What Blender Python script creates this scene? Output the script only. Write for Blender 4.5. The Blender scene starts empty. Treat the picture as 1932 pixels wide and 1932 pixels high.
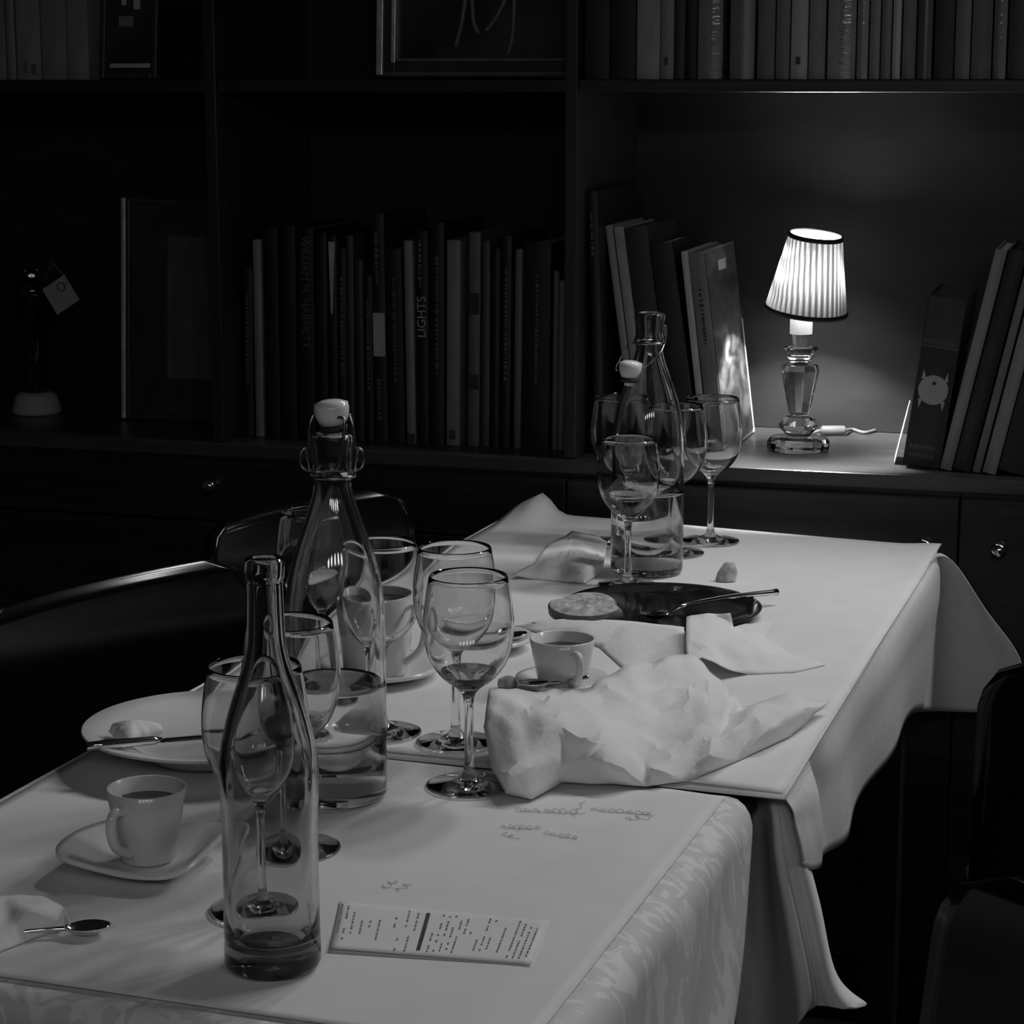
import bpy, bmesh, math, random
from mathutils import Vector, Matrix
from mathutils.geometry import delaunay_2d_cdt
random.seed(7)
scene = bpy.context.scene
COL = scene.collection
R = math.radians

# ------------------------------------------------------------------ camera
F = 4200.0                     # focal length for a 1932 px frame
PITCH = math.atan(806.0 / F)   # eye level shows at row 160
CAM_Z = 1.35
TZ = 0.74                      # table top height
cam_d = bpy.data.cameras.new('camera')
cam = bpy.data.objects.new('camera', cam_d)
COL.objects.link(cam)
cam_d.sensor_width = 36.0
cam_d.lens = F / 1932.0 * 36.0
cam_d.clip_start = 0.05
cam.location = (0, 0, CAM_Z)
cam.rotation_euler = (math.pi / 2 - PITCH, 0, 0)
scene.camera = cam

# ------------------------------------------------------------------ world + lights
world = bpy.data.worlds.new('dim_room')
scene.world = world
world.use_nodes = True
wb = world.node_tree.nodes['Background']
wb.inputs[0].default_value = (1, 1, 1, 1)
wb.inputs[1].default_value = 0.006

def point_light(name, loc, watts, radius):
    d = bpy.data.lights.new(name, 'POINT')
    d.energy = watts
    d.shadow_soft_size = radius
    o = bpy.data.objects.new(name, d)
    o.location = loc
    COL.objects.link(o)
    return o
def spot_light(name, loc, aim, watts, radius, cone, blend):
    d = bpy.data.lights.new(name, 'SPOT')
    d.energy = watts; d.shadow_soft_size = radius; d.spot_size = R(cone); d.spot_blend = blend
    o = bpy.data.objects.new(name, d)
    o.location = loc
    o.rotation_euler = (Vector(aim) - Vector(loc)).to_track_quat('-Z', 'Y').to_euler()
    COL.objects.link(o)
    return o
for k in range(5):                       # row of spots in front of the bookcase, aimed at the table
    f = k / 4.0
    spot_light('ceiling_spot', (0.50 + 1.40 * f, 2.92 - 0.45 * f, 2.25), (0.05, 2.0, 0.74), 14.0, 0.09, 80, 0.7)
for k in range(5):                       # pendant row farther back in the room
    point_light('room_pendant', (-0.70 + 0.45 * k, -0.9 + 0.10 * k, 1.98), 5.8, 0.105)

vs = scene.view_settings
vs.view_transform = 'Standard'
vs.look = 'None'
vs.gamma = 1.0
vs.use_curve_mapping = False
vs.exposure = 0.0
scene.cycles.max_bounces = 15
scene.cycles.transmission_bounces = 14
scene.cycles.transparent_max_bounces = 12
scene.cycles.diffuse_bounces = 4
scene.cycles.glossy_bounces = 6

# ------------------------------------------------------------------ pixel -> place helpers
CP, SP = math.cos(PITCH), math.sin(PITCH)
CAM = Vector((0, 0, CAM_Z))
def ray(x, y):
    a, b = (x - 966.0) / F, (966.0 - y) / F
    return Vector((a, CP + b * SP, -SP + b * CP))
def on_z(x, y, z=TZ):
    d = ray(x, y)
    return CAM + d * ((z - CAM_Z) / d.z)
def at_depth(x, y, Y):
    d = ray(x, y)
    return CAM + d * (Y / d.y)
def height_over(base, y):
    """height above base (a point) at which the image row is y"""
    d = ray(966, y)
    return CAM_Z + d.z * (base.y / d.y) - base.z

# ------------------------------------------------------------------ materials
def new_mat(name):
    m = bpy.data.materials.new(name)
    m.use_nodes = True
    nt = m.node_tree
    return m, nt, nt.nodes['Principled BSDF']
def g4(v):
    return (v, v, v, 1)
def matte(name, v, rough=0.6, var=0.12, scale=(30, 30, 30), spec=0.4, bump=0.0, bscale=None, metal=0.0, coat=0.0):
    m, nt, p = new_mat(name)
    p.inputs['Roughness'].default_value = rough
    p.inputs['Specular IOR Level'].default_value = spec
    p.inputs['Metallic'].default_value = metal
    p.inputs['Coat Weight'].default_value = coat
    p.inputs['Coat Roughness'].default_value = 0.08
    tc = nt.nodes.new('ShaderNodeTexCoord')
    mp = nt.nodes.new('ShaderNodeMapping')
    mp.inputs['Scale'].default_value = scale
    nz = nt.nodes.new('ShaderNodeTexNoise')
    nz.inputs['Scale'].default_value = 1.0
    nz.inputs['Detail'].default_value = 5.0
    rp = nt.nodes.new('ShaderNodeValToRGB')
    rp.color_ramp.elements[0].position = 0.3
    rp.color_ramp.elements[1].position = 0.7
    rp.color_ramp.elements[0].color = g4(v * (1 - var))
    rp.color_ramp.elements[1].color = g4(min(1, v * (1 + var)))
    L = nt.links.new
    L(tc.outputs['Object'], mp.inputs[0]); L(mp.outputs[0], nz.inputs[0])
    L(nz.outputs[0], rp.inputs[0]); L(rp.outputs[0], p.inputs['Base Color'])
    if bump > 0:
        b = nt.nodes.new('ShaderNodeBump')
        b.inputs['Strength'].default_value = bump
        b.inputs['Distance'].default_value = 0.002
        if bscale:
            mp2 = nt.nodes.new('ShaderNodeMapping'); mp2.inputs['Scale'].default_value = bscale
            nz2 = nt.nodes.new('ShaderNodeTexNoise'); nz2.inputs['Scale'].default_value = 1.0
            L(tc.outputs['Object'], mp2.inputs[0]); L(mp2.outputs[0], nz2.inputs[0]); L(nz2.outputs[0], b.inputs['Height'])
        else:
            L(nz.outputs[0], b.inputs['Height'])
        L(b.outputs[0], p.inputs['Normal'])
    return m
def glass(name, v=0.97, ior=1.5, rough=0.0, absorb=0.0):
    m = bpy.data.materials.new(name); m.use_nodes = True
    nt = m.node_tree
    nt.nodes.remove(nt.nodes['Principled BSDF'])
    gl = nt.nodes.new('ShaderNodeBsdfGlass')
    gl.inputs['Color'].default_value = g4(v)
    gl.inputs['Roughness'].default_value = rough
    gl.inputs['IOR'].default_value = ior
    nt.links.new(gl.outputs[0], nt.nodes['Material Output'].inputs['Surface'])
    if absorb > 0:
        ab = nt.nodes.new('ShaderNodeVolumeAbsorption')
        ab.inputs['Color'].default_value = g4(0.5)
        ab.inputs['Density'].default_value = absorb
        nt.links.new(ab.outputs[0], nt.nodes['Material Output'].inputs['Volume'])
    return m

M = {}
M['wood'] = matte('dark_stained_wood', 0.020, 0.42, 0.45, (3, 60, 90), 0.45, 0.12)
M['wood_side'] = matte('dark_stained_wood_upright', 0.026, 0.42, 0.4, (60, 60, 3), 0.45, 0.1)
M['back'] = matte('dark_back_panel', 0.022, 0.45, 0.2, (8, 40, 40), 0.3)
M['counter'] = matte('worktop_wood', 0.07, 0.36, 0.3, (3, 50, 60), 0.5)
M['wall'] = matte('dark_wall', 0.03, 0.9, 0.2, (4, 4, 4))
M['floor'] = matte('dark_floor', 0.02, 0.55, 0.4, (4, 30, 4))
M['cloth'] = matte('white_table_linen', 0.80, 0.75, 0.04, (60, 60, 60), 0.25, 0.10, (900, 900, 900))
M['paper'] = matte('white_table_paper', 0.82, 0.62, 0.03, (20, 20, 20), 0.3, 0.25, (22, 22, 22))
M['napkin'] = matte('white_paper_napkin', 0.84, 0.8, 0.03, (40, 40, 40), 0.2, 0.3, (140, 140, 140))
M['ink'] = matte('grey_ink', 0.38, 0.8, 0.2)
M['print'] = matte('black_print', 0.05, 0.7, 0.3)
M['fadeprint'] = matte('faded_print', 0.20, 0.8, 0.5, (400, 400, 400))
M['chair'] = matte('black_lacquer', 0.003, 0.16, 0.2, (10, 10, 10), 0.28)
M['chrome'] = matte('polished_steel', 0.72, 0.12, 0.08, (30, 30, 30), 0.5, metal=1.0)
M['wire'] = matte('steel_wire', 0.35, 0.25, 0.1, metal=1.0)
M['china'] = matte('white_china', 0.80, 0.16, 0.02, spec=0.5)
M['coffee'] = matte('coffee_dregs', 0.018, 0.12, 0.5, (80, 80, 80), 0.25)
M['slate'] = matte('black_plate_glaze', 0.006, 0.10, 0.3, (40, 40, 40), 0.3)
M['bread'] = matte('bread_crumb', 0.50, 0.9, 0.4, (120, 120, 120), 0.2, 0.8)
M['crust'] = matte('bread_crust', 0.16, 0.8, 0.4, (60, 60, 60))
M['rubber'] = matte('dark_rubber', 0.03, 0.6)
M['glass'] = glass('clear_glass', 0.975, rough=0.03)
M['bottle_glass'] = glass('bottle_glass', 0.965, rough=0.03)
M['tinted'] = glass('greyish_bottle_glass', 0.93, rough=0.03, absorb=55.0)
M['crystal'] = glass('lamp_crystal', 0.93, 1.54)
M['water'] = glass('water', 0.985, 1.333)
M['wine'] = glass('pale_wine_dregs', 0.80, 1.34)
M['bevel_glint'] = matte('painted_bevel_highlight', 0.75, 0.35, 0.3, (200, 200, 40), metal=0.5)  # bright colour standing in for highlights on the dark frames' front bevels
M['frame'] = matte('dark_picture_frame', 0.04, 0.4, 0.3)
M['picture'] = matte('dark_picture_print', 0.03, 0.35, 0.9, (9, 9, 9))
M['stroke'] = matte('pale_painted_strokes', 0.16, 0.5, 0.3)
M['pages'] = matte('page_edges', 0.50, 0.8, 0.25, (20, 20, 900))
M['letter'] = matte('pale_lettering', 0.45, 0.5, 0.1)
M['dimletter'] = matte('dim_lettering', 0.12, 0.5, 0.1)
M['card'] = matte('pale_card', 0.45, 0.7, 0.12)
M['whitecard'] = matte('white_card', 0.85, 0.6, 0.03)
M['candle'] = matte('lamp_candle_tube', 0.85, 0.4, 0.02)
M['metal_dark'] = matte('lamp_grey_metal', 0.25, 0.3, 0.1, metal=0.8)
M['braid'] = matte('dark_shade_braid', 0.015, 0.7, 0.2)
M['plastic'] = matte('cord_switch_plastic', 0.22, 0.4, 0.1)

def book_mat(v, rough=0.6, streak=False):
    key = 'book_%.3f_%.2f_%d' % (v, rough, streak)
    if key not in M:
        M[key] = matte('book_cloth_' + str(len(M)), v, 0.13 if streak else rough, 0.18, (60, 60, 12), 0.8 if streak else 0.5,
                       0.22 if streak else 0.0, (45, 45, 170) if streak else None)
    return M[key]

def cover_art():
    m, nt, p = new_mat('printed_landscape_cover')
    p.inputs['Roughness'].default_value = 0.28
    tc = nt.nodes.new('ShaderNodeTexCoord')
    mp = nt.nodes.new('ShaderNodeMapping'); mp.inputs['Scale'].default_value = (1, 10, 20)
    nz = nt.nodes.new('ShaderNodeTexNoise'); nz.inputs['Detail'].default_value = 8; nz.inputs['Scale'].default_value = 1.6
    nz.inputs['Distortion'].default_value = 0.8
    rp = nt.nodes.new('ShaderNodeValToRGB')
    e = rp.color_ramp.elements
    e[0].position, e[0].color = 0.36, g4(0.02)
    e[1].position, e[1].color = 0.66, g4(0.17)
    e.new(0.5).color = g4(0.07)
    L = nt.links.new
    L(tc.outputs['Object'], mp.inputs[0]); L(mp.outputs[0], nz.inputs[0]); L(nz.outputs[0], rp.inputs[0])
    L(rp.outputs[0], p.inputs['Base Color'])
    return m
M['cover_art'] = cover_art()

def damask():
    m, nt, p = new_mat('damask_linen')
    tc = nt.nodes.new('ShaderNodeTexCoord')
    mp = nt.nodes.new('ShaderNodeMapping'); mp.inputs['Scale'].default_value = (20, 20, 9)
    nz = nt.nodes.new('ShaderNodeTexNoise'); nz.inputs['Scale'].default_value = 1.6; nz.inputs['Detail'].default_value = 3
    nz.inputs['Distortion'].default_value = 1.6
    rp = nt.nodes.new('ShaderNodeValToRGB')
    rp.color_ramp.elements[0].position = 0.52; rp.color_ramp.elements[0].color = g4(0.67)
    rp.color_ramp.elements[1].position = 0.56; rp.color_ramp.elements[1].color = g4(0.84)
    L = nt.links.new
    L(tc.outputs['Object'], mp.inputs[0]); L(mp.outputs[0], nz.inputs[0]); L(nz.outputs[0], rp.inputs[0])
    L(rp.outputs[0], p.inputs['Base Color'])
    p.inputs['Roughness'].default_value = 0.55
    p.inputs['Sheen Weight'].default_value = 0.2
    return m
M['damask'] = damask()

def shade_mat():
    m = bpy.data.materials.new('pleated_shade_fabric'); m.use_nodes = True
    nt = m.node_tree; nt.nodes.remove(nt.nodes['Principled BSDF'])
    d = nt.nodes.new('ShaderNodeBsdfDiffuse'); d.inputs[0].default_value = g4(0.45)
    t = nt.nodes.new('ShaderNodeBsdfTranslucent')
    mx = nt.nodes.new('ShaderNodeMixShader'); mx.inputs[0].default_value = 0.5
    # doubled cloth in the folds lets less light through
    tc = nt.nodes.new('ShaderNodeTexCoord'); mp = nt.nodes.new('ShaderNodeMapping'); mp.name = 'centre'
    sx = nt.nodes.new('ShaderNodeSeparateXYZ'); at = nt.nodes.new('ShaderNodeMath'); at.operation = 'ARCTAN2'
    mu = nt.nodes.new('ShaderNodeMath'); mu.operation = 'MULTIPLY'; mu.inputs[1].default_value = 40.0
    sn = nt.nodes.new('ShaderNodeMath'); sn.operation = 'SINE'
    rp = nt.nodes.new('ShaderNodeMapRange'); rp.inputs[1].default_value = -1; rp.inputs[2].default_value = 1
    rp.inputs[3].default_value = 0.0016; rp.inputs[4].default_value = 0.0105
    L = nt.links.new
    L(tc.outputs['Object'], mp.inputs[0]); L(mp.outputs[0], sx.inputs[0]); L(sx.outputs[1], at.inputs[0]); L(sx.outputs[0], at.inputs[1])
    L(at.outputs[0], mu.inputs[0]); L(mu.outputs[0], sn.inputs[0]); L(sn.outputs[0], rp.inputs[0]); L(rp.outputs[0], t.inputs[0])
    L(d.outputs[0], mx.inputs[1]); L(t.outputs[0], mx.inputs[2]); L(mx.outputs[0], nt.nodes['Material Output'].inputs['Surface'])
    return m
M['shade'] = shade_mat()
def bulb_mat():
    m = bpy.data.materials.new('lit_bulb'); m.use_nodes = True
    nt = m.node_tree; nt.nodes.remove(nt.nodes['Principled BSDF'])
    e = nt.nodes.new('ShaderNodeEmission'); e.inputs[0].default_value = g4(1); e.inputs[1].default_value = 5000.0
    nt.links.new(e.outputs[0], nt.nodes['Material Output'].inputs['Surface'])
    return m
M['bulb'] = bulb_mat()

# ------------------------------------------------------------------ mesh helpers
class MB:
    def __init__(self): self.v = []; self.f = []
    def add(self, vs, fs):
        o = len(self.v); self.v += [tuple(p) for p in vs]; self.f += [tuple(i + o for i in f) for f in fs]; return self
    def box(self, x0, y0, z0, x1, y1, z1):
        vs = [(x0,y0,z0),(x1,y0,z0),(x1,y1,z0),(x0,y1,z0),(x0,y0,z1),(x1,y0,z1),(x1,y1,z1),(x0,y1,z1)]
        return self.add(vs, [(3,2,1,0),(4,5,6,7),(0,1,5,4),(1,2,6,5),(2,3,7,6),(3,0,4,7)])
    def lathe(self, prof, seg=48, closed=False, M4=None, fn=None):
        vs = []; fs = []; n = len(prof)
        for i in range(seg):
            a = 2 * math.pi * i / seg
            for r, z in prof:
                rr = r * fn(a) if fn else r
                p = Vector((rr * math.cos(a), rr * math.sin(a), z))
                vs.append(M4 @ p if M4 else p)
        for i in range(seg):
            j = (i + 1) % seg
            for k in range(n if closed else n - 1):
                k2 = (k + 1) % n
                fs.append((i*n + k, j*n + k, j*n + k2, i*n + k2))
        return self.add(vs, fs)
    def tube(self, pts, rad, seg=8, caps=True):
        pts = [Vector(p) for p in pts]; n = len(pts)
        rads = rad if isinstance(rad, (list, tuple)) else [rad] * n
        vs = []; fs = []; up = Vector((0.03, 0.02, 1)).normalized()
        t0 = (pts[1] - pts[0]).normalized()
        if abs(t0.dot(up)) > 0.95: up = Vector((1, 0.1, 0)).normalized()
        nrm = (up - t0 * up.dot(t0)).normalized()
        for i in range(n):
            t = (pts[min(i+1, n-1)] - pts[max(i-1, 0)]).normalized()
            nrm = (nrm - t * nrm.dot(t)).normalized(); b = t.cross(nrm)
            for k in range(seg):
                a = 2 * math.pi * k / seg
                vs.append(pts[i] + (nrm * math.cos(a) + b * math.sin(a)) * rads[i])
        for i in range(n - 1):
            for k in range(seg):
                k2 = (k + 1) % seg
                fs.append((i*seg + k, i*seg + k2, (i+1)*seg + k2, (i+1)*seg + k))
        if caps:
            fs.append(tuple(range(seg))[::-1]); fs.append(tuple((n-1)*seg + k for k in range(seg)))
        return self.add(vs, fs)
    def loft(self, ribs):
        n = len(ribs[0]); vs = [p for r in ribs for p in r]; fs = []
        for i in range(len(ribs) - 1):
            for k in range(n - 1):
                fs.append((i*n + k, (i+1)*n + k, (i+1)*n + k + 1, i*n + k + 1))
        return self.add(vs, fs)
    def build(self, name, mat, parent=None, smooth=True, angle=None, loc=None, rot=None, merge=1e-6, solid=0, subsurf=0, bevel=0, simple=0):
        me = bpy.data.meshes.new(name)
        me.from_pydata(self.v, [], self.f)
        bm = bmesh.new(); bm.from_mesh(me)
        if merge: bmesh.ops.remove_doubles(bm, verts=bm.verts, dist=merge)
        bmesh.ops.recalc_face_normals(bm, faces=bm.faces)
        bm.to_mesh(me); bm.free()
        me.materials.append(M[mat] if isinstance(mat, str) else mat)
        if smooth:
            for p in me.polygons: p.use_smooth = True
            if angle is not None:
                me.set_sharp_from_angle(angle=R(angle))
        o = bpy.data.objects.new(name, me); COL.objects.link(o)
        if parent is not None: o.parent = parent
        if loc is not None: o.location = loc
        if rot is not None: o.rotation_euler = rot
        if bevel:
            b = o.modifiers.new('bevel', 'BEVEL'); b.width = bevel; b.segments = 2; b.limit_method = 'ANGLE'
        if subsurf:
            s = o.modifiers.new('subsurf', 'SUBSURF'); s.levels = subsurf; s.render_levels = subsurf
            if simple: s.subdivision_type = 'SIMPLE'
        if solid:
            s = o.modifiers.new('solid', 'SOLIDIFY'); s.thickness = solid; s.offset = -1
        return o
def tag(o, label=None, cat=None, group=None, kind=None):
    if label: o['label'] = label
    if cat: o['category'] = cat
    if group: o['group'] = group
    if kind: o['kind'] = kind
    return o
def empty(name, loc=(0, 0, 0), rz=0.0):
    o = bpy.data.objects.new(name, None); COL.objects.link(o)
    o.empty_display_size = 0.05
    o.location = loc; o.rotation_euler = (0, 0, rz)
    return o
def text_obj(name, s, size, mat, parent, M4, squash=1.0):
    c = bpy.data.curves.new(name, 'FONT'); c.body = s; c.size = size; c.align_x = 'CENTER'; c.align_y = 'CENTER'
    c.extrude = 0.0002
    t = bpy.data.objects.new(name, c); COL.objects.link(t)
    me = bpy.data.meshes.new_from_object(t)
    bpy.data.objects.remove(t); bpy.data.curves.remove(c)
    me.transform(M4 @ Matrix.Diagonal((1, squash, 1, 1)))
    me.materials.clear(); me.materials.append(M[mat])
    o = bpy.data.objects.new(name, me); COL.objects.link(o); o.parent = parent
    return o
def smoothstep(a, b, x):
    t = max(0.0, min(1.0, (x - a) / (b - a))); return t * t * (3 - 2 * t)
def spline(pts, n):
    """Catmull-Rom through pts"""
    pts = [Vector(p) for p in pts]; out = []
    for i in range(len(pts) - 1):
        p0, p1, p2, p3 = pts[max(i-1, 0)], pts[i], pts[i+1], pts[min(i+2, len(pts)-1)]
        for k in range(n):
            t = k / n
            out.append(0.5 * ((2*p1) + (p2-p0)*t + (2*p0-5*p1+4*p2-p3)*t*t + (3*p1-p0-3*p2+p3)*t**3))
    out.append(pts[-1]); return out

# ------------------------------------------------------------------ cabinet frame
CT = 0.815                                   # worktop height
A_ = on_z(0, 815, CT); B_ = on_z(1932, 907, CT)
U = Vector((B_.x - A_.x, B_.y - A_.y, 0)).normalized()
V = Vector((-U.y, U.x, 0))
O_ = on_z(1076, 864, CT); O_.z = 0
tt = (O_ - Vector((A_.x, A_.y, 0))).dot(V); O_ -= V * tt
CAB_RZ = math.atan2(U.y, U.x)
def c2w(u, v, w): return O_ + U * u + V * v + Vector((0, 0, w))
def cab(x, y, v=0.0):
    """pixel on the cabinet plane at depth v -> (u, w)"""
    p0 = O_ + V * v; d = ray(x, y)
    t = (p0 - CAM).dot(V) / d.dot(V)
    p = CAM + d * t
    return (p - O_).dot(U), p.z
DEPTH = 0.38
uL = cab(-330, 830)[0]; uD1 = cab(404, 500)[0]; uD2 = cab(1076, 500)[0]; uJ = cab(1813, 950)[0]; uR = cab(2500, 950)[0]
SH_T, SH_B = cab(300, 151)[1], cab(300, 173)[1]    # upper shelf board
TOPZ = 2.05

# ------------------------------------------------------------------ setting
fl = MB().box(-3.0, -1.5, -0.05, 3.5, 5.0, 0).build('floor', 'floor', smooth=False); tag(fl, 'dark floor of the dining room', None, kind='structure')
wl = MB().box(uL - 0.9, DEPTH + 0.03, 0, uR + 0.9, DEPTH + 0.10, 2.75).build('wall_back', 'wall', smooth=False, loc=O_, rot=(0, 0, CAB_RZ))
tag(wl, 'dark wall behind the bookcase', None, kind='structure')

# bookcase
bc = empty('bookcase', O_, CAB_RZ)
tag(bc, 'dark wooden open bookcase with uprights and shelves standing on the worktop', 'bookcase')
UPW = 0.018
MB().box(uL, DEPTH, CT + 0.001, uR, DEPTH + 0.012, TOPZ).build('back_panel', 'back', bc, smooth=False)
for u, wd in ((uL, UPW), (uD1, UPW), (uD2, UPW), (uR - UPW, UPW)):
    MB().box(u - wd / 2, 0.0, CT + 0.001, u + wd / 2, DEPTH, TOPZ).build('upright', 'wood_side', bc, smooth=False, bevel=0.0012)
for a, b in ((uL, uD1), (uD1, uD2), (uD2, uR - UPW)):
    MB().box(a + UPW / 2 + 0.0005, 0.004, SH_B, b - UPW / 2 - 0.0005, DEPTH, SH_T).build('shelf_board', 'wood', bc, smooth=False, bevel=0.0015)
MB().box(uL - UPW / 2, 0, TOPZ, uR - UPW / 2, DEPTH + 0.012, TOPZ + 0.02).build('top_board', 'wood', bc, smooth=False)
# worktop
wt = MB().box(uL - 0.01, -0.004, CT - 0.022, uR, DEPTH + 0.012, CT).build('worktop', 'counter', smooth=False, loc=O_, rot=(0, 0, CAB_RZ), bevel=0.003)
tag(wt, 'dark wooden worktop running under the bookcase bays', 'worktop')
# lower units
def knob(parent, u, w):
    k = MB().lathe([(0.0001, 0.024), (0.006, 0.0235), (0.0105, 0.020), (0.0115, 0.016), (0.009, 0.011), (0.005, 0.008), (0.005, 0.0), (0.0001, 0.0)], 24,
               M4=Matrix.Translation((u, -0.018, w)) @ Matrix.Rotation(R(90), 4, 'X')).build('knob', 'chrome', parent)
    k['label'] = 'small round chrome knob'
def unit(name, u0, u1, label, fronts):
    e = empty(name, O_, CAB_RZ); tag(e, label, 'cabinet')
    MB().box(u0 + 0.001, 0.002, 0.10, u1 - 0.001, DEPTH + 0.01, CT - 0.0225).build('carcass', 'wood', e, smooth=False)
    MB().box(u0 + 0.001, 0.05, 0.0, u1 - 0.001, DEPTH, 0.0995).build('plinth', 'wood', e, smooth=False)
    for nm, a, b, w0, w1, ku, kw in fronts:
        d = MB().box(a + 0.0015, -0.018, w0, b - 0.0015, 0.0015, w1).build(nm, 'wood', e, smooth=False, bevel=0.0015)
        if ku is not None: knob(d, ku, kw)
    return e
kL = cab(400, 915, -0.02); kM = cab(1745, 1028, -0.02); kR = cab(1885, 1036, -0.02)
unit('drawer_cabinet', uL, uD2, 'dark wooden drawer cabinet with a chrome knob behind the black chairs',
     [('drawer_front', uL, uD2, kL[1] - 0.055, CT - 0.028, kL[0], kL[1]), ('drawer_front', uL, uD2, 0.46, kL[1] - 0.058, kL[0], 0.6), ('drawer_front', uL, uD2, 0.105, 0.457, kL[0], 0.3)])
unit('door_cabinet', uD2, uJ, 'dark wooden cabinet door below the lamp with its knob beside the tablecloth corner',
     [('door', uD2, uJ, 0.105, CT - 0.028, kM[0], kM[1])])
unit('door_cabinet', uJ, uR, 'dark wooden cabinet door below the thick watch book with a chrome knob',
     [('door', uJ, uR, 0.105, CT - 0.028, kR[0], kR[1])])

# ------------------------------------------------------------------ books
def make_book(name, t, h, d, cover, page, label, group=None, bulge=0.0, base=(0, 0, 0), lean=0.0, yaw=0.0):
    """spine towards -v; local x thickness, y depth, z height; the root is the cover"""
    b = 0.0022
    mb = MB()
    mb.box(0, 0.0, 0, b, d, h); mb.box(t - b, 0.0, 0, t, d, h)
    n = 7; ribs = []
    for i in range(n):
        f = i / (n - 1); x = f * t
        y = -bulge * (1 - (2 * f - 1) ** 2)
        ribs.append([(x, y, 0), (x, y, h), (x, y + b, h), (x, y + b, 0), (x, y, 0)])
    mb.loft(ribs)
    lift = max(0.0, t * math.sin(lean))
    o = mb.build(name, cover, smooth=True, angle=35, merge=0)
    o.matrix_world = Matrix.Translation(c2w(base[0], base[1], base[2] + lift + 0.0006)) @ Matrix.Rotation(CAB_RZ + yaw, 4, 'Z') @ Matrix.Rotation(lean, 4, 'Y')
    MB().box(b + 0.0002, b + 0.0003, 0.003, t - b - 0.0002, d - 0.004, h - 0.003).build('page_block', page, o, smooth=False)
    tag(o, label, 'book', group)
    return o
def spine_text(book, s, t, h, zc, size, mat='letter', y=-0.0008, up=False):
    rot = Matrix(((0, 1, 0, 0), (0, 0, -1, 0), (-1, 0, 0, 0), (0, 0, 0, 1))) if not up else Matrix(((0, -1, 0, 0), (0, 0, -1, 0), (1, 0, 0, 0), (0, 0, 0, 1)))
    return text_obj('spine_lettering', s, size, mat, book, Matrix.Translation((t / 2, y, zc)) @ rot)
def spine_patch(book, t, z0, z1, mat, x0=0.0, x1=1.0, y=-0.0009):
    return MB().box(x0 * t + 0.0003, y, z0, x1 * t - 0.0003, y + 0.0008, z1).build('spine_label', mat, book, smooth=False)
def spine_dashes(book, t, z0, z1, mat, width, n, seed, xc=0.5, y=-0.0010):
    rnd = random.Random(seed); mb = MB(); z = z0
    while z < z1:
        l = rnd.uniform(0.002, 0.006); w = width * rnd.uniform(0.5, 1)
        mb.box(xc * t - w / 2, y, z, xc * t + w / 2, y + 0.0006, min(z + l, z1)); z += l + rnd.uniform(0.001, 0.004)
    return mb.build('spine_lettering', mat, book, smooth=False)
ORD = ['first', 'second', 'third', 'fourth', 'fifth', 'sixth', 'seventh', 'eighth', 'ninth', 'tenth', 'eleventh', 'twelfth', 'thirteenth', 'fourteenth',
       'fifteenth', 'sixteenth', 'seventeenth', 'eighteenth', 'nineteenth', 'twentieth', 'twenty-first', 'twenty-second', 'twenty-third', 'twenty-fourth']
def shade_word(v):
    return 'black' if v < 0.012 else 'very dark' if v < 0.03 else 'dark grey' if v < 0.10 else 'mid-grey' if v < 0.22 else 'pale grey'

# shelf above the lamp: x0, x1, albedo, glossy
upper = [(1104, 1150, .008, 0), (1152, 1199, .006, 0), (1201, 1245, .20, 0), (1246, 1271, .16, 0), (1273, 1292, .03, 0), (1294, 1314, .01, 0), (1316, 1363, .16, 1),  # first two: black fillers where there is only the upright's unlit side
         (1376, 1423, .12, 2), (1428, 1461, .10, 0), (1463, 1489, .12, 0), (1491, 1523, .28, 0), (1525, 1556, .17, 0), (1560, 1613, .24, 1), (1615, 1637, .20, 1),
         (1639, 1659, .17, 0), (1661, 1680, .14, 0), (1682, 1698, .32, 0), (1701, 1726, .14, 0), (1729, 1757, .07, 2), (1761, 1798, .02, 0), (1800, 1829, .12, 0),
         (1831, 1869, .10, 0), (1872, 1897, .14, 1), (1900, 1935, .03, 0), (1938, 1975, .12, 0)]
rnd = random.Random(3)
for i, (x0, x1, v, gl) in enumerate(upper):
    vv = 0.012
    u0 = cab(x0, 142, vv)[0] + 0.0003; u1 = cab(x1, 142, vv)[0] - 0.0003
    h = rnd.uniform(0.22, 0.27)
    t = u1 - u0
    nm = {0: 'spine', 1: 'crinkled shiny spine', 2: 'shiny-edged spine'}[gl]
    lab = '%s %s, %s book from the upright on the shelf above the lamp' % (shade_word(v), nm, ORD[i] if i < 24 else 'twenty-fifth')
    bk = make_book('book', t, h, 0.17, book_mat(v * 1.3, 0.28 if gl else 0.62, gl == 1), 'pages', lab, 'books on the shelf above the lamp', 0.005 if gl else 0.002, (u0, vv, SH_T))
    if i in (10, 3, 13): spine_patch(bk, t, 0.02, 0.03, 'print', 0.3, 0.6, -0.0034)
    elif gl == 1: spine_dashes(bk, t, 0.02, 0.12, 'fadeprint', t * 0.25, 10, i, 0.5, -0.0050)

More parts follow.
